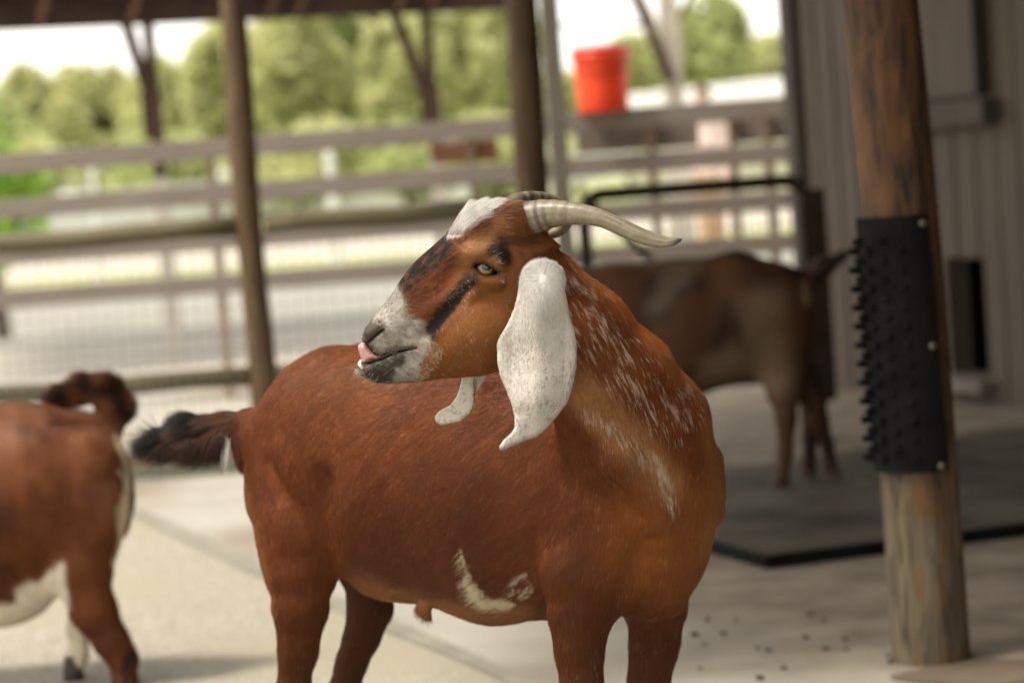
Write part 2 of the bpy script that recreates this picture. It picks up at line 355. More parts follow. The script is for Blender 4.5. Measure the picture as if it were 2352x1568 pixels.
# ------------------------------------------------------------------ big post with scratching pad
pc = G(2141, 1512)
bp = thing('timber_post', (pc[0], pc[1], 0), 'big weathered timber post at right, pale below and dark brown above', 'post')
YP = pc[1]; sP = YP/F
PO = lambda z: .005*math.sin(z*2.1)-.019*z
n = 40; b = MB(); vs = []; fs = []; na = 48; hh = 2.78
for i in range(n+1):
    z = hh*i/n
    for k in range(na):
        q = 2*math.pi*k/na
        r = .083-.004*z/1.4 + .0018*math.sin(3*q+z*2.0)+.001*math.sin(7*q-z*3)+.0008*math.sin(13*q+z*5)
        vs.append((pc[0]+r*math.cos(q)+PO(z), YP+r*math.sin(q), z))
for i in range(n):
    for k in range(na): fs.append((i*na+k, i*na+(k+1) % na, (i+1)*na+(k+1) % na, (i+1)*na+k))
b.add(vs, fs)
m, t, bs = mat('weathered_post', (.2, .12, .06), .7)
tc = t.nodes.new('ShaderNodeTexCoord'); mp = t.nodes.new('ShaderNodeMapping'); mp.inputs['Scale'].default_value = (1, 1, .13)
t.links.new(tc.outputs['Object'], mp.inputs[0])
n1 = t.nodes.new('ShaderNodeTexNoise'); n1.inputs['Scale'].default_value = 55; n1.inputs['Detail'].default_value = 8; n1.inputs['Distortion'].default_value = .8; t.links.new(mp.outputs[0], n1.inputs[0])
mp2 = t.nodes.new('ShaderNodeMapping'); mp2.inputs['Scale'].default_value = (1, 1, .35); t.links.new(tc.outputs['Object'], mp2.inputs[0])
n2 = t.nodes.new('ShaderNodeTexNoise'); n2.inputs['Scale'].default_value = 11; n2.inputs['Detail'].default_value = 5; n2.inputs['Distortion'].default_value = 1.6; t.links.new(mp2.outputs[0], n2.inputs[0])
def ramp(src, p0, c0, p1, c1):
    r = t.nodes.new('ShaderNodeValToRGB'); r.color_ramp.elements[0].position = p0; r.color_ramp.elements[0].color = (*c0, 1)
    r.color_ramp.elements[1].position = p1; r.color_ramp.elements[1].color = (*c1, 1); t.links.new(src, r.inputs[0]); return r.outputs[0]
def mixc(fac, a, b2, bt='MIX'):
    x = t.nodes.new('ShaderNodeMix'); x.data_type = 'RGBA'; x.blend_type = bt
    for s_, i in ((fac, 0), (a, 6), (b2, 7)):
        if isinstance(s_, bpy.types.NodeSocket): t.links.new(s_, x.inputs[i])
        elif i == 0: x.inputs[0].default_value = s_
        else: x.inputs[i].default_value = (*s_, 1)
    return x.outputs[2]
pale_ = ramp(n1.outputs[0], .38, (.045, .032, .019), .6, (.115, .09, .056))
dark_ = ramp(n1.outputs[0], .4, (.018, .008, .0035), .62, (.078, .036, .012))
dark_ = mixc(ramp(n2.outputs[0], .5, (0, 0, 0), .7, (1, 1, 1)), dark_, (.11, .05, .016))
pale_ = mixc(ramp(n2.outputs[0], .5, (0, 0, 0), .66, (1, 1, 1)), pale_, (.12, .06, .018))
sx = t.nodes.new('ShaderNodeSeparateXYZ'); t.links.new(tc.outputs['Object'], sx.inputs[0])
ad = t.nodes.new('ShaderNodeMath'); ad.operation = 'MULTIPLY_ADD'; t.links.new(n2.outputs[0], ad.inputs[0]); ad.inputs[1].default_value = .5; t.links.new(sx.outputs[2], ad.inputs[2])
msk = ramp(ad.outputs[0], .52, (0, 0, 0), .72, (1, 1, 1))
t.links.new(mixc(msk, pale_, dark_), bs.inputs['Base Color'])
bpn = t.nodes.new('ShaderNodeBump'); bpn.inputs['Strength'].default_value = .5; bpn.inputs['Distance'].default_value = .006
t.links.new(n1.outputs[0], bpn.inputs['Height']); t.links.new(bpn.outputs[0], bs.inputs['Normal'])
b.build('shaft', m, bp, True)
# scratching pad: a curved rubber sheet round the front and left of the post
padz0, padz1 = zat(2080, 1086, YP-.08), zat(2050, 498, YP-.08)
pad = thing('scratching_pad', (pc[0], YP-.09, padz0), 'black rubber scratching pad with bristles screwed to the big post', 'scratching pad')
b = MB(); vs = []; fs = []; ra, rb = .088, .096; n = 28; q0, q1 = R(183), R(302); nz = 30
for i in range(nz+1):
    z = padz0+(padz1-padz0)*i/nz; off = PO(z)
    for rr in (ra, rb):
        for k in range(n+1):
            q = q0+(q1-q0)*k/n; r = rr-.004*z/1.4; vs.append((pc[0]+r*math.cos(q)+off, YP+r*math.sin(q), z))
rw = 2*(n+1)
for i in range(nz):
    for k in range(n):
        a = i*rw+k; fs.append((a, a+1, a+1+rw, a+rw)); c = a+n+1; fs.append((c, c+rw, c+1+rw, c+1))
    a = i*rw; fs.append((a, a+rw, a+rw+n+1, a+n+1)); a = i*rw+n; fs.append((a, a+n+1, a+rw+n+1, a+rw))
for i in (0, nz):
    for k in range(n): a = i*rw+k; fs.append((a, a+1, a+n+2, a+n+1))
b.add(vs, fs); b.build('pad', M['rubber'], pad, False)
b = MB(); rows = 12
for i in range(rows):
    for j, dq in enumerate((-2, 13, 31, 52, 76)):
        z = padz0+.03+(padz1-padz0-.06)*(i+(.5 if j % 2 else 0))/rows
        if z > padz1-.02: continue
        q = q0+R(dq); off = PO(z); r0 = .095-.004*z/1.4; ln = (.022, .018, .012, .007, .005)[j]
        d = np.array([math.cos(q), math.sin(q), 0]); o_ = np.array([pc[0]+off, YP, z])
        b.tube([o_+d*r0, o_+d*(r0+ln*.6), o_+d*(r0+ln)], [.0105, .009, .006], 10)
b.build('bristles', M['rubber'], pad, True)
for v in (512, 795, 1071):
    z = zat(2115, v, YP-.07); q = R(291); off = PO(z); d = np.array([math.cos(q), math.sin(q), 0])
    o_ = np.array([pc[0]+off, YP, z]); b = MB(); b.tube([o_+d*.088, o_+d*.0985, o_+d*.1], [.0082, .0082, .005], 16); b.build('screw', M['screw'], pad, True)

# ------------------------------------------------------------------ rubber floor mat and droppings
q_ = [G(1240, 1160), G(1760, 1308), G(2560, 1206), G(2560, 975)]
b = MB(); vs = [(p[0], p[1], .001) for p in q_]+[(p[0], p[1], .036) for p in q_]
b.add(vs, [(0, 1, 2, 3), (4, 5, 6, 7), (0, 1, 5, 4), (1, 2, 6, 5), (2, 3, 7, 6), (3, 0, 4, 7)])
mo = thing('floor_mat', q_[1]*np.array([1, 1, 0]), '', ''); b.build('rubber_slab', M['rubber'], mo, bevel=.006)  # slab left black so its rim carries the underside shadow as colour
cq = sum(q_)/4; b = MB(); b.add([tuple(p+(cq-p)*.006)[:2]+(.0385,) for p in q_], [(0, 1, 2, 3)]); b.build('lighter_top', M['mat'], mo); tag(mo, 'dark rubber floor mat lying on the concrete behind the big post', 'mat')
for k, (u, v) in enumerate([(1624, 1425), (1690, 1425), (1860, 1413), (1893, 1425), (1850, 1465), (1941, 1470), (1943, 1492), (1895, 1492), (1740, 1490), (1765, 1496), (1618, 1480), (1608, 1536), (1800, 1536), (1745, 1560), (2040, 1507), (2060, 1512), (2045, 1522), (1595, 1460), (1660, 1456)]):
    p = G(u, v); b = MB(); r = .004+.004*rnd.random()
    b.sphere((p[0], p[1], r*.7+.0002), (r*1.4, r, r*.7)); o = b.build('dropping', M['dung'], None, True)
    tag(o, 'small dark goat dropping on the concrete near the big post', 'dropping', 'goat droppings on the concrete')
# dark ellipse on the concrete: a shadow painted as a flat sheet
def blob(name, u, v, ru, rv, m, z):
    pts = []
    for k in range(26):
        q = 2*math.pi*k/26; f_ = 1+.18*math.sin(3*q+1)+.1*math.sin(5*q)
        pts.append(G(u+ru*f_*math.cos(q), v+rv*f_*math.sin(q)))
    return sheet(name, pts, z, m)
M['shadow_patch'] = noisy('shadow_patch', (.09, .065, .047), (.13, .10, .07), 6, bump=.1)
blob('ground_shadow_patch', 2290, 1545, 240, 30, M['shadow_patch'], .004)

# ------------------------------------------------------------------ animal sculpting: an implicit field meshed by surface nets
def vn(p, seed=0):
    p = np.asarray(p, float); i = np.floor(p).astype(np.int64); f = p-i; f = f*f*(3-2*f)
    def h(a, b, c):
        n = (a*374761393+b*668265263+c*2147483647+seed*1274126177) & 0x7fffffff
        n = ((n ^ (n >> 13))*1274126177) & 0x7fffffff
        return ((n ^ (n >> 16)) & 0xffff)/65535.0
    r = 0
    for dx in (0, 1):
        for dy in (0, 1):
            for dz in (0, 1):
                w = (f[:, 0] if dx else 1-f[:, 0])*(f[:, 1] if dy else 1-f[:, 1])*(f[:, 2] if dz else 1-f[:, 2])
                r = r+w*h(i[:, 0]+dx, i[:, 1]+dy, i[:, 2]+dz)
    return r
def polysdf(u, v, poly):
    poly = np.array(poly, float); d = np.full(u.shape, 1e9); ins = np.zeros(u.shape, bool)
    n = len(poly)
    for i in range(n):
        a = poly[i]; b = poly[(i+1) % n]; e = b-a
        t = np.clip(((u-a[0])*e[0]+(v-a[1])*e[1])/(e@e), 0, 1)
        d = np.minimum(d, (u-a[0]-t*e[0])**2+(v-a[1]-t*e[1])**2)
        c = ((a[1] <= v) & (b[1] > v)) | ((b[1] <= v) & (a[1] > v))
        with np.errstate(divide='ignore', invalid='ignore'):
            x = a[0]+(v-a[1])/(b[1]-a[1] if b[1] != a[1] else 1)*e[0]
        ins ^= c & (u < x)
    return np.where(ins, -1, 1)*np.sqrt(d)
def axis(lo, hi, fine, coarse, step_f):
    a = [lo]
    while a[-1] < hi: a.append(a[-1]+(step_f if fine[0] <= a[-1] <= fine[1] else coarse))
    return np.array(a)
class Field:
    def __init__(s, gu, gv, gw):
        s.g = [np.asarray(x, np.float32) for x in (gu, gv, gw)]; s.F = np.full([len(x) for x in s.g], 90, np.float32)
    def region(s, lo, hi):
        sl = tuple(slice(max(np.searchsorted(g, l)-1, 0), min(np.searchsorted(g, h)+1, len(g))) for g, l, h in zip(s.g, lo, hi))
        U = s.g[0][sl[0]][:, None, None]; V = s.g[1][sl[1]][None, :, None]; Wc = s.g[2][sl[2]][None, None, :]
        return sl, U, V, Wc
    def comb(s, sl, d, k, op='add'):
        A = s.F[sl]
        if op == 'add': h = np.maximum(k-np.abs(A-d), 0)/k; s.F[sl] = np.minimum(A, d)-h*h*k*.25
        else: d = -d; h = np.maximum(k-np.abs(A-d), 0)/k; s.F[sl] = np.maximum(A, d)+h*h*k*.25
    def cone(s, a, ra, b, rb, k=30, op='add'):
        a = np.array(a, float); b = np.array(b, float); m = max(ra, rb)+k+12
        sl, U, V, Wc = s.region(np.minimum(a, b)-m, np.maximum(a, b)+m)
        e = b-a; L2 = max(e@e, 1e-6)
        t = np.clip(((U-a[0])*e[0]+(V-a[1])*e[1]+(Wc-a[2])*e[2])/L2, 0, 1)
        d = np.sqrt((U-a[0]-t*e[0])**2+(V-a[1]-t*e[1])**2+(Wc-a[2]-t*e[2])**2)-(ra+(rb-ra)*t)
        s.comb(sl, d.astype(np.float32), k, op)
    def chain(s, pts, k=30):
        for (a, b) in zip(pts[:-1], pts[1:]): s.cone(a[:3], a[3], b[:3], b[3], k)
    def ell(s, c, r, k=30, op='add', rot=0, yaw=0):
        c = np.array(c, float); m = max(r)+k+12; sl, U, V, Wc = s.region(c-m, c+m)
        x = U-c[0]; y = V-c[1]; z = Wc-c[2]
        if rot: q = R(rot); x, y = x*math.cos(q)+y*math.sin(q), -x*math.sin(q)+y*math.cos(q)
        if yaw: q = R(yaw); x, z = x*math.cos(q)+z*math.sin(q), -x*math.sin(q)+z*math.cos(q)
        k0 = np.sqrt((x/r[0])**2+(y/r[1])**2+(z/r[2])**2); k1 = np.sqrt((x/r[0]**2)**2+(y/r[1]**2)**2+(z/r[2]**2)**2)
        d = k0*(k0-1)/np.maximum(k1, 1e-6)
        s.comb(sl, d.astype(np.float32), k, op)
    def seg(s, a, b, k=40):    # elliptical section tube; a/b = (u, v, w, half in-plane, half across)
        A = np.array(a[:3], float); B = np.array(b[:3], float); e = B-A; L = np.linalg.norm(e); ax = e/L
        up = np.cross(ax, [0, 0, 1.0]); up /= np.linalg.norm(up); sd_ = np.cross(ax, up)
        m = max(a[3], b[3], a[4], b[4])+k+12; sl, U, V, Wc = s.region(np.minimum(A, B)-m, np.maximum(A, B)+m)
        x = (U-A[0], V-A[1], Wc-A[2]); dot = lambda n: x[0]*n[0]+x[1]*n[1]+x[2]*n[2]
        t0 = dot(ax)/L; t = np.clip(t0, 0, 1); over = (t0-t)*L
        h = a[3]+(b[3]-a[3])*t; w = a[4]+(b[4]-a[4])*t; mn = np.minimum(h, w)
        d = (np.sqrt((dot(up)/h)**2+(dot(sd_)/w)**2+(over/mn)**2)-1)*mn
        s.comb(sl, d.astype(np.float32), k)
    def segs(s, pts, k=40):
        for a, b in zip(pts[:-1], pts[1:]): s.seg(a, b, k)
    def plate(s, poly, wc, Wd, Rr, k=30, op='add', wmax=120):   # outline with rounded depth
        pl = np.array(poly, float); sl, U, V, Wc = s.region([pl[:, 0].min()-k-15, pl[:, 1].min()-k-15, -1e4 if wmax is None else wmax[0]], [pl[:, 0].max()+k+15, pl[:, 1].max()+k+15, 1e4 if wmax is None else wmax[1]])
        uu = np.broadcast_to(U[:, :, 0], (U.shape[0], V.shape[1])); vv = np.broadcast_to(V[:, :, 0], uu.shape)
        s2 = polysdf(uu, vv, pl)[:, :, None]
        WW = (Wd(uu, vv) if callable(Wd) else np.full(uu.shape, Wd))[:, :, None]; wcc = (wc(uu, vv) if callable(wc) else np.full(uu.shape, wc))[:, :, None]
        d = np.sqrt(np.maximum(s2+Rr, 0)**2+((Wc-wcc)*Rr/WW)**2)-Rr
        s.comb(sl, (d*np.minimum(1, WW/Rr)).astype(np.float32), k, op)
    def surf(s, u, v, w0=-1e4, far=False):
        i = np.searchsorted(s.g[0], u); j = np.searchsorted(s.g[1], v); c = s.F[i, j]; g = s.g[2]
        idx = np.nonzero((c < 0) & (g > w0))[0]
        if len(idx) == 0: return None
        k_ = idx[-1] if far else idx[0]; k2 = k_+1 if far else k_-1
        t = c[k_]/(c[k_]-c[k2]); return float(g[k_]+(g[k2]-g[k_])*t)
    def mesh(s):
        F_ = s.F; ins = F_ < 0; n = F_.shape
        c = [ins[a:n[0]-1+a, b:n[1]-1+b, d:n[2]-1+d] for a in (0, 1) for b in (0, 1) for d in (0, 1)]
        anyv = np.logical_or.reduce(c); allv = np.logical_and.reduce(c)
        ii, jj, kk = np.nonzero(anyv & ~allv); N = len(ii)
        idx = np.full((n[0]-1, n[1]-1, n[2]-1), -1, np.int32); idx[ii, jj, kk] = np.arange(N)
        val = np.stack([F_[ii+a, jj+b, kk+d] for a in (0, 1) for b in (0, 1) for d in (0, 1)], 1)
        pos = np.stack([np.stack([s.g[0][ii+a], s.g[1][jj+b], s.g[2][kk+d]], 1) for a in (0, 1) for b in (0, 1) for d in (0, 1)], 1)
        acc = np.zeros((N, 3)); cnt = np.zeros(N)
        for (a, b) in ((0, 1), (2, 3), (4, 5), (6, 7), (0, 2), (1, 3), (4, 6), (5, 7), (0, 4), (1, 5), (2, 6), (3, 7)):
            va, vb = val[:, a], val[:, b]; x = (va < 0) != (vb < 0); t = np.where(x, va/np.where(x, va-vb, 1), 0)
            acc += np.where(x[:, None], pos[:, a]+(pos[:, b]-pos[:, a])*t[:, None], 0); cnt += x
        V = acc/cnt[:, None]; faces = []
        for axn in range(3):
            o1 = [0, 0, 0]; o1[axn] = 1
            s0 = ins[:n[0]-o1[0], :n[1]-o1[1], :n[2]-o1[2]]; s1 = ins[o1[0]:, o1[1]:, o1[2]:]
            a, b, c_ = np.nonzero(s0 != s1); p = [a, b, c_]; o2, o3 = (axn+1) % 3, (axn+2) % 3
            ok = (p[o2] > 0) & (p[o3] > 0) & (p[o2] < n[o2]-1) & (p[o3] < n[o3]-1); a, b, c_ = a[ok], b[ok], c_[ok]; fl = s0[a, b, c_]
            def gi(d2, d3):
                q = [a.copy(), b.copy(), c_.copy()]; q[o2] -= d2; q[o3] -= d3; return idx[q[0], q[1], q[2]]
            q = np.stack([gi(1, 1), gi(0, 1), gi(0, 0), gi(1, 0)], 1); q[~fl] = q[~fl][:, ::-1]; faces.append(q)
        return V, np.concatenate(faces)
def vnormals(V, Q):
    fn = np.cross(V[Q[:, 2]]-V[Q[:, 0]], V[Q[:, 3]]-V[Q[:, 1]]); n = np.zeros_like(V)
    for i in range(4): 
        for c in range(3): n[:, c] += np.bincount(Q[:, i], fn[:, c], len(V))
    return n/np.maximum(np.linalg.norm(n, axis=1), 1e-9)[:, None]
def relax(V, Q, it=2, lam=.5):
    for _ in range(it):
        acc = np.zeros_like(V); cnt = np.zeros(len(V))
        for i in range(4):
            for j in (1, 3):
                a = Q[:, i]; b = Q[:, (i+j) % 4]; cnt += np.bincount(a, minlength=len(V))
                for c in range(3): acc[:, c] += np.bincount(a, V[b, c], len(V))
        V = V+(acc/np.maximum(cnt, 1)[:, None]-V)*lam
    return V
def to_world(V, Y0): return Pv(V[:, 0], V[:, 1], Y0+V[:, 2]*Y0/F)
def put(name, V, Q, cols, m, par, Y0, world=False):
    Wv = V if world else to_world(V, Y0)
    me = bpy.data.meshes.new(name); loc = np.array(par['_w']); Wv = Wv-loc
    Q = np.asarray(Q, np.int32); k = Q.shape[1]
    me.vertices.add(len(Wv)); me.vertices.foreach_set('co', Wv.astype(np.float32).ravel())
    me.loops.add(Q.size); me.loops.foreach_set('vertex_index', Q.ravel()); me.polygons.add(len(Q))
    me.polygons.foreach_set('loop_start', np.arange(0, Q.size, k, dtype=np.int32)); me.polygons.foreach_set('loop_total', np.full(len(Q), k, np.int32))
    me.update(calc_edges=True); me.validate()
    if cols is not None:
        a = me.color_attributes.new('Col', 'FLOAT_COLOR', 'POINT'); a.data.foreach_set('color', np.concatenate([cols, np.ones((len(cols), 1))], 1).astype(np.float32).ravel())
    me.materials.append(m); me.shade_smooth()
    bm = bmesh.new(); bm.from_mesh(me)
    vol = bm.calc_volume(signed=True)
    if vol < 0: bmesh.ops.reverse_faces(bm, faces=bm.faces); bm.to_mesh(me)
    bm.free()
    o = bpy.data.objects.new(name, me); col.objects.link(o); o.parent = par; return o
def triarea(V, Q):
    return .5*np.linalg.norm(np.cross(V[Q[:, 2]]-V[Q[:, 0]], V[Q[:, 3]]-V[Q[:, 1]]), axis=1)
def sample(V, Q, N_, count, wf=None):
    w = triarea(V, Q); cen = V[Q].mean(1)
    if wf is not None: w = w*wf(cen, N_[Q].mean(1))
    w = w/w.sum(); f = RS.choice(len(Q), count, p=w); s_, t_ = RS.rand(count, 1), RS.rand(count, 1); q = Q[f]
    bil = lambda A: (A[q[:, 0]]*(1-s_)+A[q[:, 1]]*s_)*(1-t_)+(A[q[:, 3]]*(1-s_)+A[q[:, 2]]*s_)*t_
    n = bil(N_); return bil(V), n/np.linalg.norm(n, axis=1)[:, None]
def hair(name, roots, nrm, flow, length, cols, rad, Y0, par, m, lift=.25, npt=4, curl=.1, droop=0):
    n = len(roots); T = flow-(flow*nrm).sum(1)[:, None]*nrm; T /= np.maximum(np.linalg.norm(T, axis=1), 1e-6)[:, None]
    cl_ = np.stack([vn(roots/26.0, 201), vn(roots/26.0, 202), vn(roots/26.0, 203)], 1)-.5; T = T+cl_*curl*1.2+RS.normal(0, curl*.6, (n, 3)); pts = []; p = roots-nrm*1.0; L = np.asarray(length)*np.ones(n)
    for i in range(npt):
        pts.append(p); d = T+nrm*(lift*(1-i/(npt-1))*1.0)+np.array([0, droop*i, 0]); d /= np.linalg.norm(d, axis=1)[:, None]
        p = p+d*(L/(npt-1))[:, None]
    A = np.stack(pts, 1).reshape(-1, 3); Wp = to_world(A, Y0)-np.array(par['_w'])
    hc = bpy.data.hair_curves.new(name); hc.add_curves([npt]*n)
    hc.attributes['position'].data.foreach_set('vector', Wp.astype(np.float32).ravel())
    ra = hc.attributes.get('radius') or hc.attributes.new('radius', 'FLOAT', 'POINT')
    rr = np.tile(np.linspace(1, .15, npt), n)*rad; ra.data.foreach_set('value', rr.astype(np.float32))
    ca = hc.attributes.new('Col', 'FLOAT_COLOR', 'CURVE'); ca.data.foreach_set('color', np.concatenate([cols, np.ones((n, 1))], 1).astype(np.float32).ravel())
    hc.materials.append(m); o = bpy.data.objects.new(name, hc); col.objects.link(o); o.parent = par; return o
def sm(x, a, b): t = np.clip((x-a)/(b-a), 0, 1); return t*t*(3-2*t)
def lerp(c, c2, m_): return c*(1-m_[:, None])+np.array(c2)*m_[:, None]
def inpoly(u, v, poly, soft): return 1-sm(polysdf(u, v, poly), -soft, soft)
def stroke(u, v, pts, wd, soft):
    d = np.full(u.shape, 1e9)
    for a, b in zip(pts[:-1], pts[1:]):
        a = np.array(a, float); b = np.array(b, float); e = b-a; t = np.clip(((u-a[0])*e[0]+(v-a[1])*e[1])/(e@e), 0, 1)
        d = np.minimum(d, np.hypot(u-a[0]-t*e[0], v-a[1]-t*e[1]))
    return 1-sm(d, wd-soft, wd+soft)

FUR, _t, _b = attrmat('fur', .55, .12); 
HAIRM, _t2, _b2 = attrmat('coat_hair', .38, .2)
SKIN = FUR
HORNM, ht, hb = attrmat('horn', .42, .4)
_n = ht.nodes.new('ShaderNodeTexNoise'); _n.inputs['Scale'].default_value = 260; _n.inputs['Detail'].default_value = 6
_bp = ht.nodes.new('ShaderNodeBump'); _bp.inputs['Strength'].default_value = .35; _bp.inputs['Distance'].default_value = .001
_tc = ht.nodes.new('ShaderNodeTexCoord'); ht.links.new(_tc.outputs['Object'], _n.inputs[0]); ht.links.new(_n.outputs[0], _bp.inputs['Height']); ht.links.new(_bp.outputs[0], hb.inputs['Normal'])
EYEM, _t3, _b3 = attrmat('eye_surface', .08, .5, coat=.25)
TONG, _t4, tb = attrmat('tongue_skin', .28, .5); tb.inputs['Subsurface Weight'].default_value = .3; tb.inputs['Subsurface Radius'].default_value = (.01, .004, .003)
TOOTH = mat('tooth', (.75, .72, .62), .25)[0]
HOOF = noisy('hoof', (.04, .03, .025), (.08, .06, .05), 20)

# ================================================================== the horned goat in front
Y0 = 3.70
gb = P(1080, 1900, Y0); goat = thing('goat', (gb[0], gb[1]-.02, 0), 'red brown horned goat with long white ears licking its nose, in front', 'goat')
ft = Field(axis(290, 1700, (770, 1340), 6, 3.2), axis(425, 2110, (430, 1000), 6, 3.2), axis(-660, 720, (-600, -330), 6.5, 3.4))
# trunk
ft.segs([(750, 1000, 322, 168, 150), (790, 1012, 292, 216, 178), (950, 1080, 190, 290, 225), (1150, 1108, 60, 312, 235), (1320, 1112, -30, 296, 222), (1450, 1110, -110, 262, 188)], 50)
ft.ell((1492, 1130, -140), (149, 232, 158), 55)
ft.ell((1480, 1270, -130), (130, 140, 150), 50)
ft.segs([(722, 960, 335, 128, 140), (618, 1012, 360, 66, 92), (652, 1140, 330, 78, 100), (684, 1270, 262, 80, 84)], 40)
ft.ell((748, 838, 275), (46, 28, 40), 45, rot=-20)               # hip bone
# haunches and hind legs
ft.segs([(700, 1090, 268, 112, 112), (697, 1210, 245, 96, 86), (692, 1320, 235, 81, 62)], 34)
ft.chain([(689, 1320, 235, 66), (690, 1400, 240, 60), (685, 1490, 262, 45), (672, 1590, 300, 38), (664, 1690, 330, 37), (672, 1740, 322, 30)], 25)
ft.chain([(672, 1740, 322, 30), (698, 1900, 300, 26), (705, 1990, 290, 31), (712, 2030, 275, 28)], 14)
ft.segs([(800, 1140, 470, 110, 90), (842, 1290, 480, 72, 55)], 30)
ft.chain([(846, 1310, 480, 60), (850, 1400, 480, 49), (832, 1460, 490, 42), (808, 1520, 520, 36), (785, 1600, 550, 38), (780, 1690, 560, 34), (790, 1740, 556, 28), (812, 1880, 540, 24), (822, 1960, 532, 29), (830, 1995, 520, 26)], 18)
# flank fold
ft.cone((775, 1272, 190), 15, (905, 1352, 120), 14, 34)
# forelegs
ft.segs([(1405, 1190, -215, 125, 85), (1352, 1330, -235, 95, 70), (1332, 1420, -235, 74, 60)], 45)
ft.chain([(1332, 1420, -235, 66), (1331, 1490, -235, 56), (1337, 1580, -235, 49), (1346, 1680, -235, 48), (1352, 1740, -235, 36), (1362, 1860, -230, 31), (1370, 1960, -232, 37), (1376, 2010, -245, 34)], 20)
ft.segs([(1490, 1270, -20, 115, 80), (1507, 1400, 10, 70, 62)], 45)
ft.chain([(1507, 1400, 10, 63), (1503, 1480, 10, 57), (1490, 1560, 10, 48), (1488, 1650, 10, 46), (1496, 1720, 10, 35), (1508, 1850, 10, 30), (1514, 1930, 5, 36), (1520, 1975, -5, 33)], 20)
# armpit folds, brisket
ft.ell((1500, 1385, -150), (66, 34, 60), 40)
ft.cone((1420, 1470, -170), 20, (1418, 1540, -170), 10, 20, 'sub')
ft.cone((970, 1402, 80), 18, (984, 1424, 72), 13, 22)             # sheath
ft.cone((1640, 1050, -150), 12, (1648, 1180, -150), 12, 30)
# shoulder blade and muscle modelling
ft.ell((1400, 1180, -262), (80, 150, 48), 55, rot=12)
ft.cone((1500, 1190, -300), 12, (1440, 1370, -300), 12, 55, 'sub')
ft.cone((1378, 985, -335), 30, (1392, 1110, -305), 12, 30, 'sub'); ft.cone((1428, 1050, -345), 10, (1420, 1120, -325), 6, 26, 'sub')
ft.cone((752, 1110, 92), 20, (730, 1270, 105), 10, 70, 'sub')    # flank hollow before the thigh
ft.cone((610, 1070, 190), 14, (690, 1230, 130), 8, 40, 'sub')
# neck
ft.segs([(1228, 665, -400, 108, 84), (1319, 776, -385, 121, 94), (1403, 884, -340, 138, 110), (1462, 988, -270, 159, 136), (1488, 1110, -190, 156, 160)], 50)
ft.cone((1340, 930, -440), 18, (1420, 1060, -420), 22, 50)       # throat ridge
ft.cone((1420, 1060, -420), 22, (1520, 1180, -340), 20, 60)
# tail
ft.chain([(575, 972, 350, 34), (520, 982, 372, 27), (450, 992, 395, 22), (390, 1005, 410, 12)], 20)
# head
HC = -432.0
hdir = np.array([340, -250]); hL = np.hypot(*hdir)
def hW(u, v): s_ = ((u-835)*hdir[0]+(v-800)*hdir[1])/hL**2; return np.interp(s_, [0, .12, .3, .5, .7, .9, 1.1], [40, 44, 50, 63, 78, 84, 80])
head = [(1280, 560), (1215, 500), (1172, 468), (1132, 463), (1095, 468), (1066, 482), (1042, 512), (1020, 543), (985, 573), (950, 605), (920, 644), (897, 680), (873, 711), (850, 738), (838, 755), (832, 770), (831, 784), (829, 800), (826, 820), (817, 842), (813, 851), (820, 860), (834, 864), (845, 871), (863, 877), (887, 880), (929, 874), (995, 870), (1053, 867), (1110, 862), (1165, 845), (1215, 800), (1250, 740), (1270, 680), (1275, 600)]
fh = Field(ft.g[0], ft.g[1], ft.g[2]) if False else None
ft.plate(head, HC, hW, 66, 22, wmax=(-640, -200))
# cheek, jaw, brow, ridges both sides
for sgn in (-1, 1):
    ft.ell((1112, 762, HC+sgn*40), (88, 66, 48), 34, rot=-20)
    ft.ell((1100, 583, HC+sgn*72), (46, 24, 30), 20, rot=-12)
    ft.ell((1143, 596, HC+sgn*74), (24, 32, 26), 20)
    ft.ell((1040, 628, HC+sgn*92), (40, 22, 20), 26, 'sub', rot=-35)
    ft.cone((1088, 640, HC+sgn*84), 7, (1145, 648, HC+sgn*86), 7, 18)
    ft.cone((1135, 650, HC+sgn*72), 10, (985, 705, HC+sgn*44), 6, 30)
    ft.cone((1070, 665, HC+sgn*78), 5, (975, 765, HC+sgn*54), 4, 26, 'sub')
    ft.ell((893, 762, HC+sgn*22), (38, 30, 24), 22)
    ft.ell((930, 850, HC+sgn*20), (70, 22, 22), 22)
    ft.ell((1176, 508, HC+sgn*44), (46, 44, 40), 24)             # horn root
# mouth notch
notch = [(805, 800), (839, 787), (848, 799), (857, 809), (868, 813), (884, 811), (901, 807), (924, 802), (956, 798), (924, 807), (901, 814), (880, 825), (854, 832), (838, 838), (826, 843), (815, 846), (805, 842)]
ft.plate(notch, HC, 90, 3, 5, 'sub', wmax=(-640, -200))
ft.plate([(806, 800), (836, 787), (850, 803), (866, 815), (884, 813), (880, 824), (854, 831), (838, 837), (806, 844)], HC, 90, 3, 5, 'sub', wmax=(-640, -200))
ft.cone((952, 800, HC), 7, (875, 820, HC), 15, 4); ft.cone((875, 820, HC), 15, (846, 822, HC), 12, 4)
# nostril slits
for far in (False, True):
    pts = [(847, 785), (856, 776), (866, 767), (879, 758)]; ws = [ft.surf(u, v, -600, False) for u, v in pts]; ws = [w if w is not None else HC-34 for w in ws]
    ws = [(2*HC-w if far else w) for w in ws]
    for i in range(3): ft.cone((*pts[i], ws[i]), (6.5, 5.5, 5)[i], (*pts[i+1], ws[i+1]), (5.5, 5, 3.5)[i], 3, 'sub')
    o = 1 if not far else -1
    ft.cone((848, 768, ws[1]+6*o), 12, (872, 750, ws[2]+6*o), 10, 10)
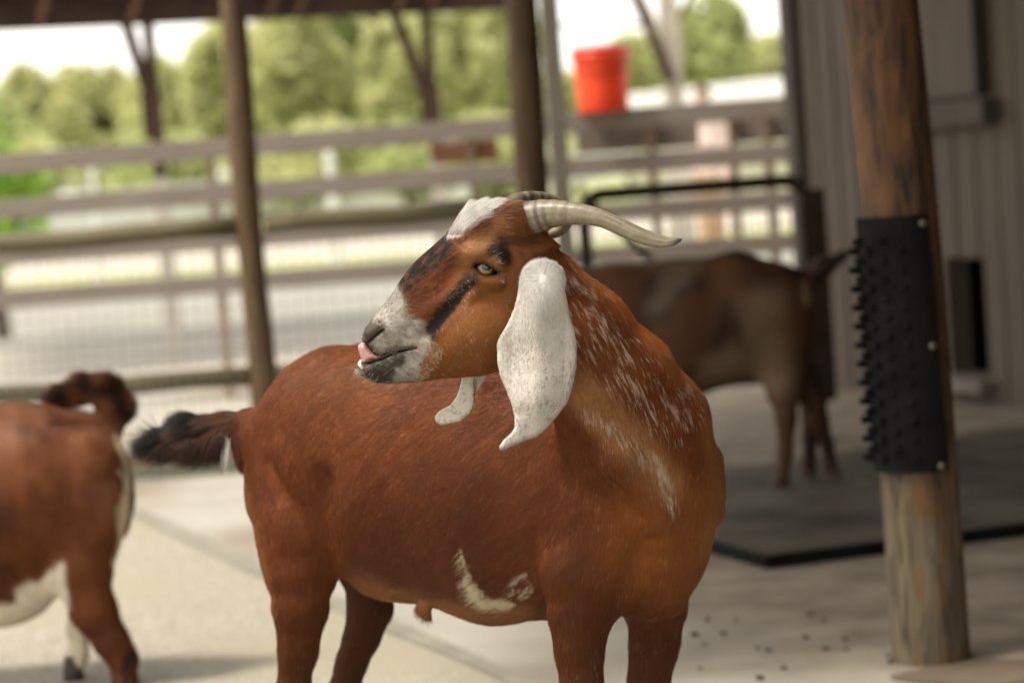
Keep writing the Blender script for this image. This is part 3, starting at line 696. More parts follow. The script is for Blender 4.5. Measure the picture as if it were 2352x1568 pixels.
# eyes: bulge, almond opening, eyeball centre kept for later
EU, EV = 1115, 617; ew = ft.surf(EU, EV, -620)
EW = ew+17.0; eyes = []
alm = [(1088, 612), (1098, 607), (1109, 606.5), (1121, 612), (1133, 619.5), (1144, 627), (1133, 630.5), (1119, 631.5), (1106, 627), (1097, 620)]
for sgn in (-1, 1):
    c = EW if sgn < 0 else 2*HC-EW; eyes.append(c)
    ft.ell((EU, EV, c), (31, 27, 27), 12)
    ft.plate([(1093+a*0, b) if False else (a, b) for a, b in alm], c+sgn*22, 40, 2.5, 4, 'sub', wmax=((c-62, c+10) if sgn < 0 else (c-10, c+62)))
V, Q = ft.mesh(); V = relax(V, Q, 2, .45); V2 = relax(V, Q, 45, .5); lk = sm(V[:, 1], 1380, 1440)[:, None]; V = V*(1-lk)+V2*lk; NB = vnormals(V, Q)
SURFW = {}
del ft
def n3(p, s_, sd=0): return vn(np.asarray(p)/s_, sd)
RUST = np.array([.165, .048, .013]); RUSTD = np.array([.080, .022, .008]); TAN = np.array([.33, .15, .055]); BLK = np.array([.012, .010, .010]); WHT = np.array([.66, .63, .57]); CREAM = np.array([.60, .54, .38])
def goatcol(p, jit=None):
    n = len(p); p = np.asarray(p, float)
    fz = (n3(p, 9, 3)-.5)*10+(n3(p, 3, 4)-.5)*5
    u = p[:, 0]+fz+(0 if jit is None else RS.normal(0, 5, n)); v = p[:, 1]+(n3(p, 9, 5)-.5)*10+(0 if jit is None else RS.normal(0, 5, n)); w = p[:, 2]
    near = w
    c = np.tile(RUST, (n, 1)); big = n3(p, 120, 1); mid = n3(p, 38, 2)
    # streaks along the coat
    st = .6*vn(np.stack([(p[:, 0]*.75-p[:, 1]*.6)/95, (p[:, 1]*.75+p[:, 0]*.6)/11, w/60], 1), 9)+.4*vn(np.stack([(p[:, 0]*.75-p[:, 1]*.6)/30, (p[:, 1]*.75+p[:, 0]*.6)/5, w/60], 1), 19)
    c = lerp(c, (.25, .085, .024), sm(st, .45, .8)*.35); c = lerp(c, (.27, .095, .028), sm(-v, -1010, -840)*(u > 560)*(u < 1330)*(w > 0)*.45); c = lerp(c, RUSTD, sm(.6-st, .1, .5)*.4)  # also lightens the upper back, top light put into the coat colour
    c = lerp(c, RUSTD, sm(v, 1180, 1480)*.65)  # lower body darkened: belly shade put into the coat colour
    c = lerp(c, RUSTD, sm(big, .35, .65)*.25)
    c = lerp(c, (.075, .020, .008), (1-sm(np.hypot((u-1010)/340, (v-1210)/210)+.35*(mid-.5), .05, 1.25))*.68*(w < 330))  # flank darkened here, chest lightened next: shading put into the coat colour
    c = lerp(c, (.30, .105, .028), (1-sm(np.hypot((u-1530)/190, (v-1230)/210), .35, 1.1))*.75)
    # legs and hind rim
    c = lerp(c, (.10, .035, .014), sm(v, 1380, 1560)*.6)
    c = lerp(c, (.08, .03, .012), inpoly(u, v, [(760, 1300), (920, 1370), (900, 1700), (740, 1700)], 15)*(w > 380)*.6)
    c = lerp(c, (.30, .14, .05), stroke(u, v, [(535, 985), (560, 1110), (600, 1270), (625, 1400)], 8, 6)*.5)
    # belly
    c = lerp(c, (.34, .155, .065), stroke(u, v, [(800, 1310), (900, 1372), (1010, 1405), (1200, 1410)], 26, 16)*(w < 330)*.6*sm(-p[:, 1]*0+v, 1290, 1350))
    # trunk white marks
    nearb = (w < 60)
    sk = (vn(np.stack([(p[:, 0]*.5-p[:, 1]*.85)/34, (p[:, 0]*.85+p[:, 1]*.5)/5.5, w/30], 1), 77)-.5)*2
    wp = polysdf(u, v, [(1056, 1268), (1070, 1292), (1082, 1325), (1096, 1350), (1122, 1372), (1165, 1382), (1186, 1392), (1150, 1399), (1108, 1395), (1080, 1374), (1062, 1338), (1070, 1320), (1060, 1300)])
    c = lerp(c, CREAM, (1-sm(wp+sk*6, -2, 3))*nearb)
    ring = np.abs(np.hypot((u-1200)/1.0, (v-1345)/1.0)-20); c = lerp(c, CREAM, (1-sm(ring+sk*8, 3, 8))*nearb*sm(vn(p/11.0, 78), .35, .6)*.85*sm(u+v, 2495, 2530))
    rn = RS.rand(n) if jit is not None else np.full(n, .5)
    # neck roan and cream throat line
    isn = sm(u+v*.2, 1395, 1430)*sm(-v, -1200, -1150)*(w < -150)
    roan = stroke(u, v, [(1315, 650), (1350, 745), (1430, 850), (1530, 930)], 62, 40)
    clump = vn(np.stack([(p[:, 0]*.45-p[:, 1]*-.9)/26, (p[:, 0]*.9-p[:, 1]*.45)/4.2, w/30], 1), 21)
    if jit is None: c = lerp(c, (.34, .19, .12), roan*isn*sm(clump, .45, .8)*.6)
    else: c = lerp(c, (.68, .58, .48), (roan*isn*sm(clump, .40, .85)*(.35+.8*n3(p, 30, 22)) > rn)*.75)
    c = lerp(c, (.40, .20, .085), stroke(u, v, [(1300, 860), (1370, 935), (1440, 1000), (1530, 1100)], 42, 26)*isn*.75)
    thr = stroke(u, v, [(1345, 945), (1400, 975), (1450, 1020), (1500, 1060), (1525, 1110), (1545, 1160)], 15, 12)*isn
    c = lerp(c, (.66, .56, .44), thr*(sm(clump, .5, .8)*.5 if jit is None else (sm(clump, .35, .85)*.8 > rn).astype(float)))
    c = lerp(c, (.62, .54, .43), inpoly(u, v, [(1490, 1038), (1512, 1050), (1528, 1082), (1540, 1120), (1522, 1105), (1500, 1070)], 8)*isn*(sm(clump, .25, .6)))
    c = lerp(c, (.30, .10, .028), stroke(u, v, [(1340, 600), (1470, 730), (1560, 840)], 34, 16)*(w < -200)*.7)
    # chest edge light
    c = lerp(c, (.32, .15, .06), stroke(u, v, [(1630, 960), (1655, 1120), (1630, 1260)], 22, 14)*.55)
    if jit is not None:
        c = lerp(c, (.55, .42, .30), ((rn > .975) & (n3(p, 25, 31) > .5) & (u > 1360) & (v > 700))*.7)
        c = lerp(c, (.50, .36, .25), ((rn > .996) & (u < 1360) & (v > 880))*.6)
    # rump and tail
    tl = (p[:, 0] < 545) & (w > 330) & ((p[:, 1] < 1003) | (p[:, 0] < 522)) & (p[:, 1] < 1040)
    c = lerp(c, (.10, .035, .018), tl*1.0); c = lerp(c, BLK, tl*np.clip(sm(-u, -430, -380)+sm(mid, .5, .7)*.6+stroke(u, v, [(400, 965), (480, 968)], 8, 5), 0, 1))
    c = lerp(c, WHT*.9, inpoly(u, v, [(502, 1010), (527, 998), (532, 1050), (515, 1090), (500, 1050)], 5))
    # ---------------- head
    hm = (w < -300) & (inpoly(u, v, [(1200, 480), (1300, 600), (1260, 760), (1180, 880), (780, 900), (780, 740), (1000, 440), (1200, 440)], 3) > .5)
    h = np.tile(np.array([.21, .082, .024]), (n, 1))
    h = lerp(h, (.20, .065, .020), sm(n3(p, 26, 8), .4, .7)*.5)
    red = inpoly(u, v, [(1180, 480), (1060, 560), (1040, 620), (1000, 700), (960, 750), (900, 690), (950, 600), (1060, 480)], 12)
    h = lerp(h, (.17, .050, .017), red*.9)
    h = lerp(h, (.035, .014, .010), red*sm(vn(np.stack([(p[:, 0]*.8-p[:, 1]*.6)/16, (p[:, 0]*.6+p[:, 1]*.8)/4, w/12], 1), 12), .45, .8)*.75)
    h = lerp(h, BLK, stroke(u, v, [(1015, 560), (955, 616), (908, 672)], 28, 18)*(.6+.4*sm(n3(p, 12, 91), .25, .6)))
    h = lerp(h, BLK, stroke(u, v, [(1078, 642), (1040, 690), (1000, 738), (985, 765)], 17, 6)*.96)
    h = lerp(h, (.34, .17, .075), stroke(u, v, [(1080, 585), (1100, 565), (1125, 552)], 22, 14)*.8)
    h = lerp(h, BLK, inpoly(u, v, [(1116, 572), (1128, 554), (1152, 546), (1172, 562), (1176, 600), (1158, 610), (1138, 598), (1120, 584)], 7)*.93)
    h = lerp(h, (.05, .028, .018), stroke(u, v, [(1088, 612), (1092, 628), (1075, 640)], 11, 8)*.6)
    h = lerp(h, (.03, .018, .013), (1-sm(polysdf(p[:, 0], p[:, 1], alm), 2, 11))*.92)
    mz = inpoly(u, v, [(905, 645), (925, 680), (935, 720), (975, 745), (985, 780), (990, 800), (968, 822), (960, 868), (800, 900), (800, 740), (870, 690)], 8)
    h = lerp(h, (.38, .355, .32), mz); h = lerp(h, (.22, .16, .12), mz*np.clip(sm(n3(p, 6, 15), .5, .8)*.6+sm(n3(p, 17, 16), .5, .8)*sm(u, 900, 985)*.6, 0, 1))
    h = lerp(h, (.20, .19, .18), stroke(u, v, [(925, 650), (900, 690)], 12, 10)*mz*.6)
    h = lerp(h, (.060, .052, .038), inpoly(u, v, [(840, 735), (862, 738), (880, 752), (882, 762), (862, 772), (846, 790), (856, 806), (834, 808), (824, 790), (826, 760)], 5)*.96)
    h = lerp(h, (.10, .05, .03), stroke(u, v, [(850, 795), (870, 808), (900, 800), (945, 795)], 6, 4)*.8)
    h = lerp(h, (.030, .024, .016), inpoly(u, v, [(826, 848), (850, 838), (895, 822), (925, 808), (930, 830), (908, 850), (900, 884), (850, 880), (830, 866)], 7)*.95)
    h = lerp(h, (.55, .50, .38), stroke(u, v, [(815, 850), (824, 862)], 4, 3)); h = lerp(h, (.018, .010, .008), 1-sm(polysdf(p[:, 0], p[:, 1], notch), 1.5, 5)); h = lerp(h, (.008, .006, .005), stroke(p[:, 0], p[:, 1], [(845, 787), (856, 776), (868, 766), (882, 756)], 3.2, 1.8)*.97)
    h = lerp(h, (.62, .60, .57), inpoly(u, v, [(1026, 548), (1044, 500), (1062, 474), (1100, 458), (1138, 462), (1140, 474), (1112, 490), (1094, 508), (1080, 520), (1066, 540), (1042, 545)], 7))
    h = lerp(h, (.04, .018, .012), stroke(u, v, [(1140, 545), (1180, 556), (1212, 545)], 8, 6)*.7)
    h = lerp(h, (.16, .055, .02), inpoly(u, v, [(1165, 560), (1300, 560), (1240, 640), (1190, 660)], 12)*.7)
    h = lerp(h, (.08, .03, .015), stroke(u, v, [(1195, 585), (1215, 605)], 9, 8)*.6)
    if jit is not None:
        h = lerp(h, (.70, .66, .58), ((rn > .80) & (np.hypot((u-1130)/26, (v-603)/14) < 1))*.8)
        h = lerp(h, (.70, .66, .58), ((rn > .45) & (np.hypot((u-1153)/9, (v-634)/11) < 1))*.8)
        h = lerp(h, (.62, .54, .42), ((rn > .955) & (n3(p, 14, 33) > .52) & (v > 655) & (u > 985))*.85)
        h = lerp(h, (.70, .68, .62), ((rn > .9) & (stroke(u, v, [(1060, 660), (1050, 680)], 26, 6) > .5))*.8)
        h = lerp(h, (.62, .55, .42), ((rn > .5) & (stroke(u, v, [(965, 790), (1000, 802), (960, 860)], 14, 9) > .3))*.8)
        h = lerp(h, (.03, .02, .018), ((rn < .24) & (mz > .5))*.75)
    o = np.where(hm[:, None], h*.84, c*.84); return o*np.array([1, .93, .84])**(1-np.clip(o.min(1)/.3, 0, 1))[:, None]
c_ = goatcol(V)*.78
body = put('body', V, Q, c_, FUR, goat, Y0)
# hair over the whole goat
AN = np.array([  # u, v, flow u, v, w
 (560, 950, -.6, .8, 0), (640, 900, -.8, .6, 0), (700, 1000, -.6, .9, 0), (650, 1200, -.1, 1, 0), (690, 1450, .1, 1, 0), (850, 860, -1, .35, .3), (900, 1050, -.9, .6, .3), (900, 1250, -.7, .9, .3), (1100, 950, -.9, .5, .3), (1150, 1150, -.8, .7, .3), (1150, 1350, -.8, .5, .3),
 (1330, 1000, -.6, .8, .2), (1380, 1200, -.4, 1, .1), (1330, 1450, 0, 1, 0), (1500, 1450, 0, 1, 0), (1500, 1250, -.1, 1, 0), (1600, 1150, -.1, 1, 0), (1400, 680, .6, .8, 0), (1330, 750, .45, .9, 0), (1450, 850, .5, .9, 0), (1560, 900, .3, 1, 0), (1400, 950, .6, .8, 0), (1520, 1080, .3, 1, 0), (1260, 600, .7, .6, 0)], float)
AH = np.array([(840, 750, .5, -.9, 0), (880, 720, .8, -.6, 0), (940, 650, .8, -.55, 0), (1010, 570, .8, -.55, 0), (1080, 490, .9, -.2, 0), (1140, 500, 1, .1, 0), (1170, 530, .9, .5, 0), (960, 700, .85, -.1, 0), (920, 760, .8, .3, 0), (900, 790, .6, .6, 0), (990, 640, .8, -.3, 0), (1040, 680, .6, .5, 0), (1000, 750, .5, .8, 0), (1060, 760, .5, .9, 0), (960, 830, .6, .6, 0), (1100, 840, .7, .5, 0), (870, 860, .5, .6, 0), (1080, 590, .3, -.8, 0), (1110, 575, .6, -.7, 0), (1150, 600, .9, -.1, 0), (1150, 640, .7, .6, 0), (1130, 700, .4, .9, 0), (1170, 750, .5, .9, 0), (1070, 640, .4, .8, 0), (1210, 580, .6, .7, 0)], float)
def flow(p, A, sg):
    o = np.zeros((len(p), 3))
    for a in A: wt = np.exp(-((p[:, 0]-a[0])**2+(p[:, 1]-a[1])**2)/(2*sg*sg))+1e-9; o += wt[:, None]*np.array([a[2], a[3], a[4]])/np.linalg.norm(a[2:5])
    return o/np.linalg.norm(o, axis=1)[:, None]
def ishead(p): return (p[:, 2] < -290) & (inpoly(p[:, 0], p[:, 1], [(1190, 470), (1290, 560), (1250, 760), (1180, 890), (780, 900), (780, 740), (1000, 440)], 1) > .5)
def noeye(p): return (polysdf(p[:, 0], p[:, 1], alm) > 1.5) | (np.abs(p[:, 2]-HC) < 40)
def mouth(p): return (polysdf(p[:, 0], p[:, 1], notch) > 1)
def wf(c, n):
    w = np.where(n[:, 2] < .15, 1.0, .22); w = w*np.where(c[:, 1] > 1590, .12, 1); h = ishead(c)
    return w*np.where(h, 2.6, 1)*np.where(c[:, 0] > 1280, 1.15, 1)
NH = 520000
rp, rn_ = sample(V, Q, NB, NH, wf); hd = ishead(rp)
nose = inpoly(rp[:, 0], rp[:, 1], [(840, 742), (862, 742), (878, 756), (860, 772), (844, 792), (836, 806), (822, 790), (826, 760)], 2) > .5
keep = (~hd | (noeye(rp) & mouth(rp) & ~(nose & (RS.rand(len(rp)) > .15)))) & (rp[:, 1] < 1990); rp, rn_, hd = rp[keep], rn_[keep], hd[keep]
fl = np.where(hd[:, None], flow(rp, AH, 30), flow(rp, AN, 85))
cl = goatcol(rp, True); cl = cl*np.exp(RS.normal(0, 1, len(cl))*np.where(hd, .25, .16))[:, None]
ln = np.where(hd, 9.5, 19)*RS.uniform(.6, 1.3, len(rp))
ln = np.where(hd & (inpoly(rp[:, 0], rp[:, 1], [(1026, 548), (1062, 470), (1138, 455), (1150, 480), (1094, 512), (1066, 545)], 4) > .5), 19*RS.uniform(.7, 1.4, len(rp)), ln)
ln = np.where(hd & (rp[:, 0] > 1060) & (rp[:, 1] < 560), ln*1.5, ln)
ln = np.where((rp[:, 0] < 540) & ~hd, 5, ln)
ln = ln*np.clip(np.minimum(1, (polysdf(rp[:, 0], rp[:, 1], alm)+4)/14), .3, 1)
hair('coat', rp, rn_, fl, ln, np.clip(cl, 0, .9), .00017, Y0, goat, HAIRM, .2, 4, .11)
# whiskers
wr = np.stack([RS.uniform(822, 905, 60), RS.uniform(815, 872, 60)], 1); ws_ = sample(V, Q, NB, 70, lambda c, n: np.where((c[:, 0] < 925) & (c[:, 1] > 790) & (c[:, 1] < 880) & (c[:, 2] < HC+5), 1.0, 0)+1e-12)
hair('whiskers', ws_[0], ws_[1], np.tile([-.5, .6, -.2], (70, 1)), RS.uniform(14, 38, 70), np.tile([.45, .42, .36], (70, 1)), .00012, Y0, goat, HAIRM, .7, 5, .25)
# longer hair overlapping the horn roots
hp_, hn_ = sample(V, Q, NB, 9000, lambda c, n: np.where((c[:, 2] < HC+10) & (np.hypot(c[:, 0]-1196, c[:, 1]-508) < 50) & (c[:, 0] > 1155), 1.0, 0)+1e-12)
hair('horn_root_hair', hp_, hn_, np.stack([np.full(len(hp_), 1.0), .004*(hp_[:, 1]-505), -.25+0*hp_[:, 0]], 1), RS.uniform(14, 30, len(hp_)), goatcol(hp_, True)*np.exp(RS.normal(-.1, .3, len(hp_)))[:, None], .00018, Y0, goat, HAIRM, .35, 5, .14)
# long tail hair and rump tuft
tp, tn = sample(V, Q, NB, 60000, lambda c, n: np.where((c[:, 0] < 560) & (c[:, 2] > 250) & (c[:, 1] < 1050), 1.0, 0)+1e-12)
k_ = tp[:, 0] < 555; tp, tn = tp[k_], tn[k_]
tf = np.stack([np.full(len(tp), -1.0), .12+sm(tp[:, 0], 430, 545)*1.0*(tn[:, 1] > -.3), .05+0*tp[:, 0]], 1); tf[:, 1] += np.where(tp[:, 0] < 430, .25, 0)
tc_ = np.tile(np.array([.08, .028, .012]), (len(tp), 1)); rr_ = RS.rand(len(tp)); tc_ = lerp(tc_, BLK, (sm(-tp[:, 0], -470, -390)*1.2+sm(tn[:, 1], .1, .7)*.5+sm(-tn[:, 1], .5, .9)*sm(-tp[:, 0], -520, -480) > rr_)*1.0)
lt = (42+44*RS.rand(len(tp)))*np.where(tp[:, 0] < 430, 1.3, 1)*np.where(tp[:, 0] > 515, .5, 1)
hair('tail_hair', tp, tn, tf, lt, tc_*np.exp(RS.normal(0, .2, len(tp)))[:, None], .00022, Y0, goat, HAIRM, .18, 6, .16, .03)
fr = (tn[:, 1] > .1) & (tp[:, 0] < 530) & (RS.rand(len(tp)) < .5); fp, fn = tp[fr], tn[fr]
hair('tail_fringe', fp, fn, np.stack([-.75+sm(fp[:, 0], 430, 520)*.5, .55+sm(fp[:, 0], 430, 520)*.6, 0*fp[:, 0]], 1), RS.uniform(35, 95, len(fp))*np.interp(fp[:, 0], [380, 430, 500, 530], [1, .9, .95, .6]), lerp(np.tile(np.array([.07, .026, .013]), (len(fp), 1)), BLK, (RS.rand(len(fp)) < .55)*1.0), .00025, Y0, goat, HAIRM, 1.3, 6, .12, .04)
up = (tn[:, 1] < .1) & (tp[:, 0] < 500) & (RS.rand(len(tp)) < .4); fp, fn = tp[up], tn[up]
hair('tail_fringe', fp, fn, np.tile([-1, .15, 0.], (len(fp), 1)), RS.uniform(25, 80, len(fp)), np.tile(BLK*1.3, (len(fp), 1)), .00025, Y0, goat, HAIRM, .6, 6, .12, .03)
# pale tuft under the tail root
nr = 5000; rt = np.stack([RS.normal(521, 3.5, nr), RS.uniform(998, 1040, nr), RS.normal(352, 12, nr)], 1); tcol = np.tile(WHT, (nr, 1)); tcol = lerp(tcol, (.05, .03, .02), (rt[:, 0]+RS.normal(0, 2.5, nr) < 518)*1.0)
hair('rump_tuft', rt, np.tile([-.6, 0, -.8], (nr, 1)), np.tile([-.22, 1, 0], (nr, 1)), 50*RS.uniform(.25, 1.15, nr), tcol, .0002, Y0, goat, HAIRM, .1, 5, .12)

# ---- horns
def hornmesh(name, pts, label=None, ns=20, base=0):
    pts = np.array(pts, float); n = 230; t0 = np.linspace(0, 1, len(pts)); tt = np.linspace(0, 1, n)
    from math import factorial
    C = np.zeros((n, 5))
    for i, t_ in enumerate(tt):   # Catmull-Rom
        x = t_*(len(pts)-1); k = min(int(x), len(pts)-2); f = x-k; p0 = pts[max(k-1, 0)]; p1 = pts[k]; p2 = pts[k+1]; p3 = pts[min(k+2, len(pts)-1)]
        C[i] = .5*((2*p1)+(-p0+p2)*f+(2*p0-5*p1+4*p2-p3)*f*f+(-p0+3*p1-3*p2+p3)*f**3)
    vs = []; cs = []; L = np.concatenate([[0], np.cumsum(np.linalg.norm(np.diff(C[:, :3], axis=0), axis=1))])
    for i in range(n):
        a = C[max(i-1, 0), :3]; b_ = C[min(i+1, n-1), :3]; ax = (b_-a)/np.linalg.norm(b_-a)
        e1 = np.cross(ax, [0, 0, 1.0]); e1 /= np.linalg.norm(e1); e2 = np.cross(ax, e1)
        l = L[i]; ring = math.sin(l/4.6+1.2*math.sin(l/31.0)+.3*math.sin(l/7)); fade = max(0, 1-l/240)
        for k in range(ns*2):
            q = 2*math.pi*k/(ns*2)
            rr = 1+.045*ring*fade+.012*math.sin(5*q+l*.02)+.01*(vn(np.array([[l/9, q*2, 3.]]))[0]-.5)
            vs.append(C[i, :3]+e1*math.cos(q)*C[i, 3]*rr+e2*math.sin(q)*C[i, 4]*rr)
            g = vn(np.array([[l/16.0, q*.7, 1.0]]), 5)[0]; g2 = vn(np.array([[l/3.2, q*3.5, 2.0]]), 6)[0]; g3 = vn(np.array([[l/60, q*6, 4.0]]), 8)[0]
            c = np.array([.175, .145, .10])*(0.55+.75*g3); bd = vn(np.array([[l/10.0, 0.5*math.sin(q), 9.0]]), 15)[0]; dk = np.clip(np.clip((bd-.44)*4, 0, 1)*(.55+.8*g)*fade**.35*(.6+.6*g2)+.45*fade*np.clip((vn(np.array([[l/2.2, q*4.5, 5.]]), 17)[0]-.5)*3, 0, 1)+np.clip((g-.55)*2.5, 0, 1)*.5*g2+.35*max(0, math.sin(q+.0))*0, 0, 1); c = c*(1-dk)+np.array([.055, .04, .026])*dk
            c *= .82+.3*g2
            bs_ = np.clip(1-(l-30)/50, 0, 1)*.55; c = c*(1-bs_)+np.array([.10, .095, .08])*bs_
            tp_ = np.clip((l-L[-1]+34)/26, 0, 1); c = c*(1-tp_)+np.array([.03, .026, .03])*tp_
            c = c*(1-.35*max(0, -math.cos(q))) if False else c
            cs.append(c)
    N2 = ns*2; fs = [(i*N2+k, i*N2+(k+1) % N2, (i+1)*N2+(k+1) % N2, (i+1)*N2+k) for i in range(n-1) for k in range(N2)]
    vs.append(C[-1, :3]+(C[-1, :3]-C[-2, :3])*.8); cs.append(cs[-1]); tip = len(vs)-1
    fs += [((n-1)*N2+k, (n-1)*N2+(k+1) % N2, tip, tip) for k in range(0)]
    o = put(name, np.array(vs), np.array(fs), np.array(cs), HORNM, goat, Y0)
    return o
hornmesh('horn', [(1140, 524, -440, 38, 30), (1172, 515, -458, 41, 31), (1206, 506, -476, 41, 30), (1233, 498, -490, 39, 29), (1265, 491, -505, 33, 27), (1305, 490, -522, 27.5, 24), (1345, 493, -538, 23.5, 21), (1385, 503, -552, 20, 18), (1430, 523, -566, 19.5, 15), (1470, 541, -578, 18.5, 12), (1508, 553, -588, 16, 9), (1538, 556, -596, 10.5, 7), (1556, 553, -601, 6.5, 4.5), (1567, 549, -604, 1.2, 1.2)])
hornmesh('horn', [(1150, 500, -400, 26, 26), (1165, 478, -390, 24, 24), (1195, 458, -372, 17, 20), (1232, 452, -350, 13, 17), (1270, 462, -325, 14, 15), (1296, 482, -300, 16, 13), (1300, 508, -285, 16, 11), (1286, 528, -278, 14, 9), (1264, 540, -275, 9, 6), (1248, 543, -273, 1.5, 1.5)])
# ---- ears
def blade(name, poly, wc, th, m, step=3.0, colf=None, hairn=0, hlen=7, hflow=(0, 1, 0)):
    pl = np.array(poly); f = Field(np.arange(pl[:, 0].min()-12, pl[:, 0].max()+14, step), np.arange(pl[:, 1].min()-12, pl[:, 1].max()+14, step), np.arange(-720, -180, 2.6))
    f.plate(pl, wc, th, 9, 4, wmax=(-720, -180)); v_, q_ = f.mesh(); v_ = relax(v_, q_, 3, .5); nn = vnormals(v_, q_)
    o = put(name, v_, q_, colf(v_, None), m, goat, Y0)
    if hairn:
        p_, n_ = sample(v_, q_, nn, hairn, lambda c, n: np.where(n[:, 2] < .1, 1, .35)); fl_ = hflow(p_) if callable(hflow) else np.tile(hflow, (len(p_), 1))
        hl = hlen(p_) if callable(hlen) else hlen
        h_ = hair(name+'_hair', p_, n_, fl_, hl*RS.uniform(.6, 1.3, len(p_)), colf(p_, True)*np.exp(RS.normal(0, .18, len(p_)))[:, None], .00016, Y0, goat, HAIRM, .2, 4, .06)
        h_.parent = o; h_.name = 'ear_hair'
    return o
ear1 = [(775.2+.4394*a, 402+.4394*b) for a, b in [(962, 520), (985, 475), (1025, 450), (1075, 443), (1125, 455), (1165, 482), (1188, 530), (1186, 590), (1200, 660), (1212, 740), (1238, 805), (1250, 880), (1250, 1000), (1228, 1110), (1200, 1190), (1150, 1255), (1095, 1320), (1040, 1365), (990, 1380), (950, 1395), (890, 1420), (848, 1434), (846, 1412), (870, 1380), (905, 1350), (925, 1320), (924, 1260), (910, 1200), (880, 1120), (850, 1050), (834, 970), (833, 880), (850, 840), (882, 788), (905, 740), (925, 690), (940, 630), (950, 580)]]
def ear1w(u, v):
    m_ = np.interp(v, [595, 700, 850, 950, 1035], [1238, 1238, 1235, 1235, 1200]); x = (u-m_)/90.0
    return -548-14*np.cos(np.clip(x*2.2, -1.5, 1.5))-4*sm(v, 600, 700)+22*sm(v, 900, 1035)-4*np.sin(v/37+u/60)-4*np.exp(-((u-1236)/20)**2)*sm(v, 620, 720)+14*np.abs(x)**3
def ear1c(p, j):
    n = len(p); c = np.tile(np.array([.45, .425, .39]), (n, 1)); low = sm(p[:, 1], 700, 850)
    sp = sm(n3(p, 3.4, 41), .53, .72)*low*sm(n3(p, 30, 42), .2, .6); c = lerp(c, (.20, .14, .12), sp*.75)
    c = lerp(c, (.42, .36, .33), sm(n3(p, 22, 43), .45, .75)*.35)
    if j: r_ = RS.rand(n); c = lerp(c, (.12, .08, .07), (r_ < .24*low*sm(n3(p, 18, 44), .2, .7))*.8)
    c = lerp(c, (.56, .55, .53), (1-sm(np.hypot((p[:, 0]-1246)/60, (p[:, 1]-630)/110), .3, 1.2))*.8); return c
def ear1f(p):
    d = np.stack([(p[:, 0]-1246)/30, (p[:, 1]-638)/30, 0*p[:, 0]], 1); k = np.exp(-((p[:, 0]-1246)**2+(p[:, 1]-638)**2)/(2*38**2))[:, None]; return d*k+np.array([0, 1, 0])*(1-k)
blade('ear', ear1, ear1w, 7, FUR, 3.0, ear1c, 70000, lambda p: np.interp(p[:, 1], [600, 660, 740, 1000], [12, 12, 9, 7.5]), ear1f)
ear2 = [(775.2+.4394*a, 402+.4394*b) for a, b in [(700, 900), (780, 900), (770, 1000), (712, 1080), (720, 1130), (718, 1185), (700, 1240), (640, 1285), (545, 1305), (512, 1285), (507, 1258), (535, 1228), (590, 1200), (625, 1150), (645, 1085), (660, 1000)]]
ear2b = [(775.2+.4394*a, 402+.4394*b) for a, b in [(720, 900), (800, 900), (795, 1000), (780, 1045), (752, 1100), (725, 1140), (715, 1090), (715, 1000)]]
def ear2w(u, v): return -372+.0*u-10*np.cos((u-1050)/40)+18*sm(v, 900, 975)-26*sm(-v, -880, -800)
def ear2c(p, j):
    n = len(p); c = np.tile(np.array([.50, .47, .42]), (n, 1)); c = lerp(c, (.2, .16, .13), sm(n3(p, 4, 45), .6, .8)*.7); c = lerp(c, BLK*2, stroke(p[:, 0], p[:, 1], [(1091, 870), (1092, 900), (1091, 930), (1082, 950)], 3, 2.5)*.8); return c
blade('ear', ear2, ear2w, 7, FUR, 3.0, ear2c, 9000, 6, (-.2, 1, 0))
blade('ear_fold', ear2b, lambda u, v: -345+0*u, 6, FUR, 3.0, ear2c, 3000, 6, (0, 1, 0))
# ---- eyes
for sgn, c in zip((-1, 1), eyes):
    vs = []; fs = []; cs = []; n1_, n2_ = 60, 96; rE = 25.0
    for i in range(n1_+1):
        th = math.pi*i/n1_
        for k in range(n2_):
            q = 2*math.pi*k/n2_; d = np.array([math.sin(th)*math.cos(q), math.sin(th)*math.sin(q), sgn*math.cos(th)])
            vs.append(np.array([EU, EV, c])+d*rE*(1+.04*math.exp(-(th/.45)**2)))
            x, y = d[0]*rE-0.5, d[1]*rE-.5; r_ = math.hypot(x, y); xr = x*math.cos(.33)+y*math.sin(.33); yr = -x*math.sin(.33)+y*math.cos(.33)
            a = math.atan2(y, x); c0 = np.array([.19, .125, .042])*(.8+.35*vn(np.array([[a*9, r_/5, 0]]), 3)[0])
            c0 = c0*(1-.55*sm(np.array(r_), 12.5, 15.5)); lim = float(sm(np.array(r_), 14.5, 16.5)); c0 = c0*(1-lim)+np.array([.035, .02, .014])*lim
            pu = float(1-sm(np.array((abs(xr)/11.0)**3+(abs(yr+2.5)/5.6)**3), .75, 1.15)); c0 = c0*(1-pu)+np.array([.006, .007, .010])*pu; cs.append(c0)
    for i in range(n1_):
        for k in range(n2_): fs.append((i*n2_+k, (i+1)*n2_+k, (i+1)*n2_+(k+1) % n2_, i*n2_+(k+1) % n2_))
    put('eye', np.array(vs), np.array(fs), np.array(cs), EYEM, goat, Y0)
